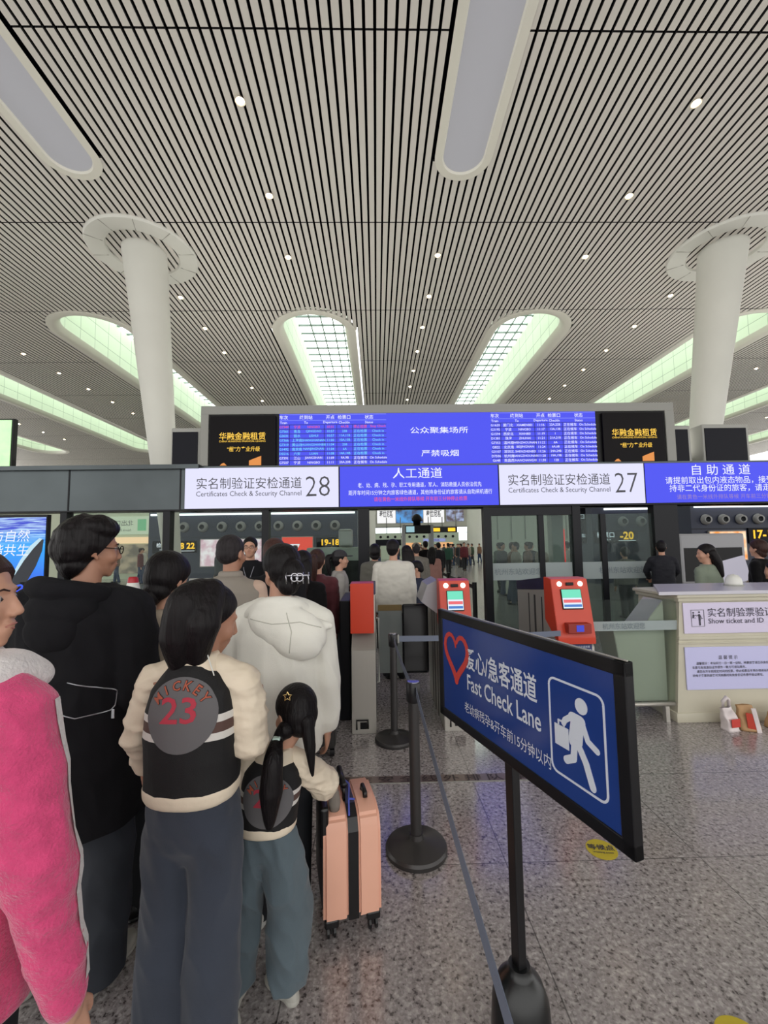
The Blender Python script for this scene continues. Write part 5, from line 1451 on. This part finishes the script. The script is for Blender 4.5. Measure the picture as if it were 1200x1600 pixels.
b = MB(); b.tube([(k.neck.x+0.06, -0.05, k.neck.z+0.05), (k.neck.x+0.09, -0.06, k.neck.z-0.02)], 0.002, 6); b.build('earphone_cord', M_white, root)
# ---------------------------------------------------------------- little girl
root = thing('person', 'little girl with ponytail in matching varsity jacket holding pink suitcase', 'person', (-0.440, 1.72, 0), 0)
k = Sk(1.085, 0.86, 1.0, 0.0, (-0.30, 0.12, 0.75), 0.13, armL=((-0.165, 0.03, 0.66), (-0.08, 0.15, 0.64)), armR=((0.215, 0.08, 0.70), (0.175, 0.27, 0.60)), stance=0.145, hd=(0.025, 0.02, 0.0))
body(k, root, M_skin, 0.006, grip={1: 0.9})
v = Vox(); zs = 0.61; q = k.q
v.loft(top_rings(k, zs, 0.178, 0.150, 0.98, neck=0.085), 32); v.cut((0, 0, zs+0.01), (0, 0, -1))
jk = v.build('jacket', varsity('small varsity back', 0.692, 0.709, 0.732, 0.749), root, 0.006, 5, folds(0.005, 8, 8, 14, 8))
c = k.torso((zs-k.hip.z)/(k.neck.z-k.hip.z)); v = Vox()
v.loft([(c.x, c.y, zs-0.02, 0.168*q, 0.142*q), (c.x, c.y, zs-0.008, 0.176*q, 0.149*q), (c.x, c.y, zs+0.012, 0.177*q, 0.15*q), (c.x, c.y, zs+0.025, 0.165*q, 0.14*q)], 28); v.build('hem_band', M_cream_c, root, 0.006, 2)
v = Vox(); c = k.torso(1.0); v.loft([(c.x, c.y, c.z-0.025, 0.082, 0.075), (c.x, c.y, c.z+0.01, 0.07, 0.066), (c.x, c.y, c.z+0.028, 0.06, 0.058)], 28); v.build('collar', M_cream_c, root, 0.005, 3)
for s in (1, -1):
    v = Vox(); a, b_, c_ = k.sh[s], k.el[s], k.wr[s]
    v.chain([k.torso(0.92)+Vector((s*0.04, 0.015, 0)), a+Vector((0, 0.015, 0)), a.lerp(b_, 0.5), b_], [0.044, 0.054, 0.054, 0.056]); v.chain([b_, b_.lerp(c_, 0.6), b_.lerp(c_, 0.92)], [0.06, 0.05, 0.036])
    v.build('sleeve', M_cream_c, root, 0.006, 3, ridges(0.010, 11, 11, 20, s*3, 0.8))
bv_ = bvh_of([jk]); emblem(jk, bv_, 0.03, 0.728, 0.092)
trousers(k, root, M_denim2, 0.006, (0.118, 0.128, 0.108), 0.07, 0.625, ridges(0.016, 8, 8, 4.5, 2, 0.8))
shoes(k, root, M_sneak, turn={1: -0.9, -1: 0.15})
v = Vox(k.HM); hair_cap(v, 0.88, 0.0, 1.04, -0.075)
Hi = k.HM.inverted()
t0 = k.headc+Vector((-0.045, -0.085, -0.055))
hr = v.build('hair', M_hair, root, 0.006, 3); v = Vox(k.HM)
v.curve([hl(k.headc+Vector((-0.02, -0.075, -0.03))), hl(t0), hl(t0+Vector((0.0, -0.07, -0.04))), hl(t0+Vector((-0.005, -0.085, -0.15))), hl(t0+Vector((-0.01, -0.085, -0.26)))], [0.035, 0.020, 0.035, 0.042, 0.016])
v.curve([hl(k.headc+Vector((0.06, -0.07, 0.0))), hl(k.headc+Vector((0.075, -0.085, -0.09))), hl(k.headc+Vector((0.085, -0.09, -0.19)))], [0.03, 0.022, 0.006])
v.build('ponytail', M_hair, hr, 0.005, 2)
b = MB(); b.box((-0.014, -0.012, -0.012), (0.014, 0.012, 0.012), 0.004, M=Matrix.Translation(t0+Vector((0.0, -0.026, 0.004)))); b.build('hair_bead', mat('mint bead', (206, 232, 222), 0.3), root)
b = MB(); sp_ = k.headc+Vector((-0.01, -0.075, 0.098))
pts = []
for i in range(11):
    a = PI/2+2*PI*i/10; r_ = 0.017 if i % 2 == 0 else 0.008; pts.append(sp_+Vector((r_*math.cos(a), -0.012-0.5*r_*math.sin(a)*0, r_*math.sin(a))))
b.tube(pts, 0.0022, 6); b.build('star_clip', mat('gold clip', (236, 206, 140), 0.25, 0.8), root)
# ---------------------------------------------------------------- woman in ivory hoodie
root = thing('person', 'woman in ivory hoodie with claw clip in her dark hair', 'person', (-0.468, 2.07, 0), math.radians(3))
k = Sk(1.655, 1.0, 1.0, 0.0, (-0.22, -0.06, 0.62), 0.0, armL=((-0.25, 0.06, 0.98), (-0.14, 0.26, 1.0)), armR=((0.225, -0.02, 1.03), (0.225, 0.02, 0.80)), hd=(0.0, 0.03, -0.01))
body(k, root, M_skin, 0.007)
v = Vox(); v.loft(top_rings(k, 0.72, 0.205, 0.155, 1.02, neck=0.10), 32)
for s in (1, -1):
    v.chain([k.torso(0.95)+Vector((s*0.08, 0, 0)), k.sh[s]+Vector((s*0.02, 0, -0.01)), k.el[s], k.wr[s]+(k.el[s]-k.wr[s]).normalized()*0.02], [0.065, 0.076, 0.072, 0.055])
hd_ = v.build('hoodie', M_ivory, root, 0.008, 6, ridges(0.014, 5, 5, 2.4, 6))
v = Vox(); R = Matrix.Rotation(0.35, 3, 'Y')
v.ball((0.06, -0.125, 1.285), (0.185, 0.060, 0.105), R); v.ball((0.10, -0.145, 1.235), (0.12, 0.05, 0.085), R); v.cap((0.12, -0.10, 1.30), (0.245, -0.10, 1.285), 0.05, 0.014)
v.curve([(-0.125, -0.045, 1.33), (-0.05, -0.115, 1.375), (0.06, -0.11, 1.39), (0.125, -0.04, 1.36)], [0.03, 0.04, 0.04, 0.03])
hood = v.build('hood', M_ivory, root, 0.006, 5, folds(0.007, 9, 9, 9, 1))
hb_ = bvh_of([hood])
pull(hood, hb_, [(0.06, 1.36), (0.085, 1.28), (0.075, 1.19)], 0.0022, mat('ivory seam', (196, 194, 182), 0.9), 'seam', off=0.0)
pull(hood, hb_, [(-0.10, 1.335), (0.0, 1.315), (0.12, 1.32), (0.21, 1.29)], 0.0022, mat('ivory seam', (196, 194, 182), 0.9), 'seam', off=0.0)
trousers(k, root, M_blacktr, 0.009); shoes(k, root, M_white, 0.008)
v = Vox(k.HM); hair_cap(v, 1.0, 0.0, 1.06, -0.085); Hi = k.HM.inverted()
v.ball(hl(k.headc+Vector((0.075, -0.10, -0.005))), (0.055, 0.055, 0.07)); v.ball(hl(k.headc+Vector((0.05, -0.10, -0.06))), (0.05, 0.05, 0.05))
v.build('hair', M_hair, root, 0.006, 4)
b = MB(); c0 = k.headc+Vector((0.10, -0.155, -0.02))
for i in range(5): 
    x = -0.05+0.025*i; b.tube([c0+Vector((x, 0.0, 0.02)), c0+Vector((x, -0.018, 0.0)), c0+Vector((x, 0.0, -0.03))], 0.0032, 6)
b.tube([c0+Vector((-0.055, -0.012, 0.008)), c0+Vector((0.055, -0.012, 0.008))], 0.004, 8)
for x in (-0.012, 0.012): b.tube([c0+Vector((x+0.016*math.cos(a), -0.02, 0.018*math.sin(a))) for a in [2*PI*i/14 for i in range(15)]], 0.003, 6)
b.build('claw_clip', mat('silver clip', (206, 206, 214), 0.2, 0.9), root, smooth=True)
# ---------------------------------------------------------------- tall man in black jacket
root = thing('person', 'tall man in black hooded jacket with zip pockets, thick dark hair', 'person', (-1.21, 1.80, 0), math.radians(-3))
k = Sk(1.765, 1.0, 1.06, 0.0, (-0.08, -0.03, -0.72), 0.0, armL=((-0.25, -0.02, 1.10), (-0.24, 0.06, 0.86)), armR=((0.245, -0.02, 1.10), (0.235, 0.10, 0.86)), stance=0.12, hd=(0, 0.02, 0))
body(k, root, M_skin2, 0.006)
v = Vox(); v.loft(top_rings(k, 0.56, 0.225, 0.165, 1.03, neck=0.105, sh=1.0), 32)
for s in (1, -1): v.chain([k.torso(0.93)+Vector((s*0.08, 0, 0)), k.sh[s]+Vector((s*0.02, -0.01, -0.005)), k.el[s], k.wr[s]], [0.075, 0.090, 0.086, 0.06])
v.cut((0, 0, 0.58), (0.12, 0, -1))
jk = v.build('jacket', M_blackj, root, 0.008, 6, ridges(0.018, 4.5, 4.5, 3, 11))
v = Vox(); v.ball((0, -0.115, 1.415), (0.15, 0.075, 0.08)); v.ball((0.0, -0.15, 1.34), (0.11, 0.05, 0.08)); v.curve([(-0.135, 0.02, 1.455), (-0.125, -0.09, 1.50), (0.0, -0.15, 1.505), (0.12, -0.08, 1.475), (0.135, 0.02, 1.42)], [0.035, 0.042, 0.045, 0.042, 0.035]); v.cap((-0.09, -0.10, 1.50), (-0.185, -0.10, 1.525), 0.035, 0.006)
v.build('hood', M_blackj, root, 0.007, 4, folds(0.008, 8, 8, 8, 2))
jb = bvh_of([jk])
pull(jk, jb, [(0.08, 1.165), (0.17, 1.14), (0.225, 1.115), (0.215, 1.06), (0.205, 1.045), (0.11, 1.035), (0.04, 1.06), (-0.09, 1.055), (-0.17, 1.06)], 0.0026, M_zip, 'zip')
pull(jk, jb, [(-0.27, 1.155), (-0.18, 1.16)], 0.0026, M_zip, 'zip')
pc = on_back(jb, 0.212, 1.035, 0.006); b = MB(); b.box((-0.006, -0.002, -0.022), (0.006, 0.002, 0.012), 0.001, M=Matrix.Translation(pc)); b.build('zip_puller', M_zip, jk)
trousers(k, root, mat('slate trousers', (44, 48, 56), 0.75, var=(4, 0.2)), 0.008, (0.105, 0.088, 0.092), 0.05, None, ridges(0.016, 6, 6, 2.5, 1))
shoes(k, root, M_sneak, 0.007)
v = Vox(k.HM); hair_cap(v, 1.0, 0.01, 1.20, -0.10); v.ball((0.03, 0.0, 0.085), (0.08, 0.085, 0.06)); v.ball((-0.05, -0.06, -0.03), (0.06, 0.07, 0.075))
v.build('hair', M_hair, root, 0.006, 2, folds(0.006, 22, 22, 14, 5))
face_bits(root, k.HM, 1.0, True)
# ---------------------------------------------------------------- person in pink at the left edge
root = thing('person', 'person in pink fleece jacket with white hood, face in profile at left edge', 'person', (-0.985, 1.03, 0), math.radians(-6))
hw_ = Vector((0, 0, 0))
k = Sk(1.645, 1.0, 1.0, 0.0, (-0.02, 0.0, -1.22), 0.0, armR=((0.255, -0.02, 0.97), (0.315, 0.0, 0.69)), armL=((-0.22, 0.0, 0.98), (-0.2, 0.1, 0.75)), hd=(-0.005, 0.01, 0.0))
body(k, root, M_skin, 0.005, grip={1: 0.5})
face_bits(root, k.HM, 1.0, False, M_hairb)
v = Vox(); v.loft(top_rings(k, 0.66, 0.190, 0.165, 1.08, neck=0.10, sh=0.96), 32)
for s in (1, -1): v.cap(k.torso(0.92)+Vector((s*0.07, 0, 0)), k.sh[s]+Vector((-s*0.02, 0, -0.02)), 0.07, 0.06)
v.cut((0, 0, 0.66), (0, 0, -1))
jk0 = v.build('jacket', M_pinkf, root, 0.007, 6, folds(0.012, 6, 6, 6, 5))
for s in (-1, 1):
    v = Vox(); v.chain([k.torso(0.93)+Vector((s*0.09, 0, 0.0)), k.sh[s]+Vector((0, 0, -0.012)), k.el[s], k.wr[s].lerp(k.el[s], 0.06)], [0.068, 0.074, 0.070, 0.042])
    jk = v.build('sleeve', M_pinkf, root, 0.007, 5, ridges(0.013, 6, 6, 7, 5, 0.8))
v = Vox()
for i in range(22):
    th = math.radians(25-7.0*i); c_, s_ = math.cos(th), math.sin(th); dr = min(1.0, max(0.0, (20-math.degrees(th))/90))
    v.curve([(0.085*c_, 0.085*s_, 1.385), (0.13*c_, 0.13*s_, 1.370-0.02*dr), ((0.155-0.01*dr)*c_, 0.20*s_, 1.345-0.17*dr)], [0.03, 0.036, 0.030], 4)
v.ball((-0.02, -0.15, 1.25), (0.19, 0.075, 0.13)); v.ball((0.02, -0.185, 1.16), (0.12, 0.05, 0.11)); v.curve([(-0.165, 0.0, 1.33), (-0.12, -0.12, 1.34), (0.0, -0.16, 1.32)], [0.04, 0.05, 0.05])
v.build('hood', M_whitef, root, 0.006, 12, folds(0.010, 9, 9, 9, 3))
v = Vox(); v.loft([(0, 0.0, 1.31, 0.105, 0.10), (0, 0.01, 1.36, 0.092, 0.088), (0, 0.015, 1.405, 0.080, 0.078), (0, 0.015, 1.415, 0.07, 0.068)], 28); v.build('collar', M_whitef, root, 0.006, 3, folds(0.008, 22, 22, 22, 7))
bv_ = bvh_of([jk]); b = MB(); vv, ff = [], []
for i in range(15):
    t = i/14; p = k.sh[1].lerp(k.el[1], t/0.5) if t < 0.5 else k.el[1].lerp(k.wr[1], (t-0.5)/0.5*0.9)
    for dy in (-0.012, 0.012):
        h = bv_.ray_cast(p+Vector((0.435-dy*0.5, 0.25+dy*0.87, 0.01)), Vector((-0.87, -0.5, 0))); c = h[0] if h[0] is not None else p
        vv.append(c+Vector((0.003, 0.002, 0)))
for i in range(14): ff.append((2*i, 2*i+1, 2*i+3, 2*i+2))
b.raw(vv, ff).build('sleeve_stripe', M_whitef, jk, smooth=True)
trousers(k, root, M_blacktr, 0.009); shoes(k, root, M_blk, 0.008)
v = Vox(k.HM); hair_cap(v, 1.0, 0.0, 1.06, -0.09); v.build('hair', M_hairb, root, 0.006, 3)
# ---------------------------------------------------------------- bob haired woman
root = thing('person', 'woman with smooth black hair and low ponytail in beige jacket', 'person', (-1.035, 2.12, 0), 0)
k = Sk(1.61, 1.0, 0.95, 0, (-0.3, 0, -0.35), 0, hd=(0, 0.02, 0))
body(k, root, M_skin, 0.008)
v = Vox(); v.loft(top_rings(k, 0.74, 0.19, 0.14, 1.0), 28)
for s in (1, -1): v.chain([k.torso(0.93), k.sh[s], k.el[s], k.wr[s]], [0.07, 0.078, 0.066, 0.05])
v.build('jacket', mat('beige jacket', (184, 170, 152), 0.75, bump=(200, 0.1), var=(10, 0.06)), root, 0.008, 5, folds(0.010, 8, 8, 9, 3))
trousers(k, root, M_blacktr, 0.01); shoes(k, root, M_blk, 0.009)
v = Vox(k.HM); hair_cap(v, 1.0, 0.0, 1.12, -0.10); Hi = k.HM.inverted()
hr = v.build('hair', M_hair, root, 0.007, 4); v = Vox(k.HM)
v.curve([hl(k.headc+Vector((-0.04, -0.09, -0.07))), hl(k.headc+Vector((-0.08, -0.13, -0.13))), hl(k.headc+Vector((-0.09, -0.15, -0.24))), hl(k.headc+Vector((-0.085, -0.14, -0.36)))], [0.05, 0.042, 0.042, 0.02]); v.build('ponytail', M_hair, hr, 0.007, 3)
b = MB(); b.tube([(0.075, -0.02, k.neck.z+0.06), (0.08, -0.02, k.neck.z+0.03)], 0.006, 8); b.build('earphone', M_white, root)
# ---------------------------------------------------------------- man in taupe vest
root = thing('person', 'stout man in taupe vest and peach shirt with cropped grey hair', 'person', (-0.975, 2.88, 0), 0)
k = Sk(1.725, 1.02, 1.12, 0, (-0.05, 0, -0.35), 0)
body(k, root, M_skin2, 0.009)
v = Vox(); v.loft(top_rings(k, 0.80, 0.20, 0.16, 1.0, neck=0.088), 28); v.chain([k.torso(0.93)+Vector((-0.05, 0, 0)), k.sh[-1]*0.96+Vector((0.02, 0, 0.06))], [0.07, 0.055]); v.chain([k.torso(0.93)+Vector((0.05, 0, 0)), k.sh[1]*0.96+Vector((-0.02, 0, 0.06))], [0.07, 0.055]); v.build('vest', M_taupe, root, 0.009, 5, folds(0.006, 7, 7, 7, 3))
for s in (1, -1):
    v = Vox(); v.chain([k.sh[s]-Vector((s*0.02, 0, 0)), k.el[s], k.wr[s]], [0.070, 0.066, 0.05]); v.build('shirt_sleeve', M_peach, root, 0.008, 4, folds(0.006, 10, 10, 10, 3))
v = Vox(); c = k.torso(1.0); v.loft([(c.x, c.y, c.z, 0.085, 0.08), (c.x, c.y, c.z+0.05, 0.074, 0.07), (c.x, c.y, c.z+0.055, 0.06, 0.06)], 24); v.build('collar', M_taupe, root, 0.006, 2)
trousers(k, root, M_blacktr, 0.01); shoes(k, root, M_blk, 0.009)
v = Vox(k.HM); hair_cap(v, 1.02, 0.0, 0.96, -0.055); v.build('hair', M_hairs, root, 0.007, 3)
# ---------------------------------------------------------------- staff member facing the queue
root, k = simple('staff member with glasses in black uniform facing the queue', (-1.47, 5.0, 0), PI+0.15, 1.76, M_blackj, M_blacktr, M_hair, 'short', 0.009, armL=((-0.24, 0.1, 1.15), (-0.1, 0.3, 1.2)), armR=((0.24, 0.1, 1.15), (0.1, 0.3, 1.2)))
face_bits(root, k.HM, 1.0, True)
b = MB(); b.tube([(-0.075, 0.03, 1.50), (-0.05, 0.135, 1.40), (0.0, 0.155, 1.24)], 0.004, 6); b.tube([(0.075, 0.03, 1.50), (0.05, 0.135, 1.40), (0.0, 0.155, 1.24)], 0.004, 6); b.build('lanyard', mat('grey lanyard', (140, 140, 150), 0.6), root)
simple('person with reddish brown short hair behind the ivory hoodie', (-0.80, 3.36, 0), 0.1, 1.70, M_blackj, M_blacktr, hair_mat('red brown hair', (70, 46, 42)), 'bob', 0.010)
simple('black haired person in black between the hoodie and maroon coat', (-0.70, 4.05, 0), -0.2, 1.60, M_blackc, M_blacktr, M_hair, 'long', 0.010)
r_, k = simple('woman in maroon coat with long brown ponytail left of the plain red gate', (-0.64, 4.60, 0), -0.1, 1.61, M_maroon, mat('navy jeans', (34, 38, 58), 0.8), M_hairb, 'pony', 0.010, hem=0.46, w=1.02)
simple('woman in dark cap and grey hoodie in profile by the x-ray machine', (-0.50, 5.65, 0), -1.35, 1.585, mat('grey hoodie', (160, 156, 152), 0.8), M_blacktr, M_hair, 'pony', 0.010, cap=mat('charcoal cap', (52, 50, 54), 0.8))
simple('man in white jacket walking through the open lane, back to viewer', (0.215, 5.5, 0), 0.0, 1.715, mat('white jacket', (218, 214, 204), 0.8, var=(6, 0.04)), M_blacktr, M_hair, 'short', 0.010, w=1.12, thick=1.12, tilt=(-0.1, 0, -0.3))
simple('child in navy jacket looking down beside the white jacket man', (0.60, 6.35, 0), 0.6, 1.40, mat('navy jacket', (30, 38, 62), 0.7), M_blacktr, M_hair, 'short', 0.011, tilt=(-0.5, 0, 0.8))
# ------------------------------------------------------------------ people further in
M_olive = mat('olive coat', (96, 94, 86), 0.8); M_gcoat = mat('grey tweed coat', (118, 114, 106), 0.85, var=(40, 0.15)); M_pinkc = mat('dusty pink coat', (176, 128, 120), 0.8)
M_greenj = mat('dark green jacket', (34, 74, 60), 0.8); M_sage = mat('sage shirt', (128, 138, 122), 0.8); M_navyt = mat('navy tee', (26, 27, 36), 0.8)
simple('person with round black hair in olive coat left of the white jacket', (-0.03, 6.9, 0), 0.1, 1.66, M_olive, M_blacktr, M_hair, 'bob', 0.013)
simple('woman with long dark hair right behind the white jacket man', (0.52, 7.4, 0), 0.3, 1.63, M_blackc, M_blacktr, M_hair, 'long', 0.013)
simple('person in grey tweed coat and grey cap before the metal detector', (0.80, 8.6, 0), 0.0, 1.68, M_gcoat, M_blacktr, M_hairs, 'short', 0.013, cap=M_gcoat, w=1.1)
simple('person in dusty pink coat at the right post of the metal detector', (1.38, 10.6, 0), -0.4, 1.58, M_pinkc, M_blacktr, M_hair, 'long', 0.013, hem=0.40)
simple('tall man in black beyond the metal detector arch', (1.55, 13.5, 0), 0.2, 1.76, M_blackc, M_blacktr, M_hair, 'short', 0.015)
simple('man in navy standing past the detector, left of green jacket', (2.25, 15.5, 0), 0.2, 1.72, M_navyt, M_blacktr, M_hair, 'short', 0.015)
simple('man in green jacket walking in the bright hall', (3.95, 23.5, 0), 0.0, 1.72, M_greenj, M_blacktr, M_hair, 'short', 0.018, stride=0.12)
simple('man in dark red top striding towards the viewer in the hall', (5.45, 26.5, 0), PI, 1.76, mat('dark red top', (92, 26, 38), 0.8), M_blacktr, M_hair, 'short', 0.018, stride=0.2)
simple('staff member in navy tee bending over the console at right', (5.1, 7.55, 0), -0.5, 1.66, M_navyt, M_blacktr, M_hair, 'short', 0.012, lean=0.12, armL=((-0.25, 0.12, 1.12), (-0.2, 0.34, 0.98)), armR=((0.22, 0.12, 1.12), (0.16, 0.34, 1.0)))
simple('woman with long dark hair in sage shirt behind the counter', (4.42, 5.65, 0), 0.35, 1.59, M_sage, M_blacktr, M_hair, 'long', 0.011, tilt=(-0.1, 0, 0.9), w=1.04)
simple('person with dark curly hair at the right edge by the amber sign', (5.5, 6.05, 0), 0.5, 1.64, M_blackc, M_blacktr, M_hairb, 'bob', 0.013)
simple('person in pale grey coat cut off by the right edge', (5.95, 5.85, 0), 0.2, 1.62, M_gcoat, M_blacktr, M_hair, 'long', 0.013, w=1.1)
simple('person in dark clothes bending low behind the white dome', (5.0, 5.3, 0), 0.9, 1.36, M_blackc, M_blacktr, M_hair, 'short', 0.013)
simple('person in grey jacket seen from behind through the right glass door', (5.45, 9.3, 0), 0.0, 1.53, M_gcoat, M_blacktr, M_hair, 'short', 0.014, w=1.2)
# distant travellers: one figure copied with clothes of its own colour
clo = [mat('cloth %d' % i, c, 0.8) for i, c in enumerate(((30, 32, 38), (60, 62, 70), (96, 36, 40), (150, 140, 128), (44, 60, 92), (190, 184, 176), (70, 84, 66), (120, 88, 70)))]
proto, k = simple('distant traveller in a far crowd', (3.0, 34, 0), 0, 1.68, clo[0], M_blacktr, M_hair, 'short', 0.025, stride=0.1)
rnd = random.Random(11)
used_ = []
def far_person(x, y, label, first=[True]):
    for _ in range(60):
        if all((x-a)**2+(y-b2)**2 > 0.75**2 for a, b2 in used_): break
        x += rnd.uniform(-0.5, 0.5); y += rnd.uniform(-0.7, 0.7)
    used_.append((x, y))
    mm = {'jacket': rnd.choice(clo), 'trousers': rnd.choice([M_blacktr, clo[1], clo[4]]), 'hair': rnd.choice([M_hair, M_hairb])}
    if first[0]:
        proto.location = (x, y, 0); proto['label'] = label; proto['group'] = lab_g[label]; first[0] = False; return
    dup(proto, (x, y, 0), rnd.uniform(-3, 3), label, lab_g[label], mm)
lab_g = {'distant traveller in the crowd at the far end of the bright hall': 'travellers at the far end of the hall', 'distant traveller standing behind the left sliding glass door': 'travellers behind the left glass door', 'distant traveller waiting in front of the blue grey wall at left': 'travellers before the left blue grey wall', 'tiny traveller in the pale hall at far left': 'travellers in the far left hall'}
L_ = list(lab_g)
for i in range(26):
    y = rnd.uniform(30, 48); u = rnd.uniform(0.165, 0.245) if i > 8 else rnd.uniform(0.0, 0.17)
    far_person(u*y, y, L_[0])
for i in range(9):
    y = rnd.uniform(11.5, 15); far_person(y*(0.285+0.011*i+rnd.uniform(-0.004, 0.004)), y, L_[1])
for u in (-0.365, -0.335, -0.30, -0.19, -0.11):
    y = rnd.uniform(13, 15.5); far_person(y*u, y, L_[2])
for x, y in ((-12.2, 22.5), (-11.9, 22.8), (-12.9, 21.5), (-11.2, 20.5)): far_person(x, y, L_[3])
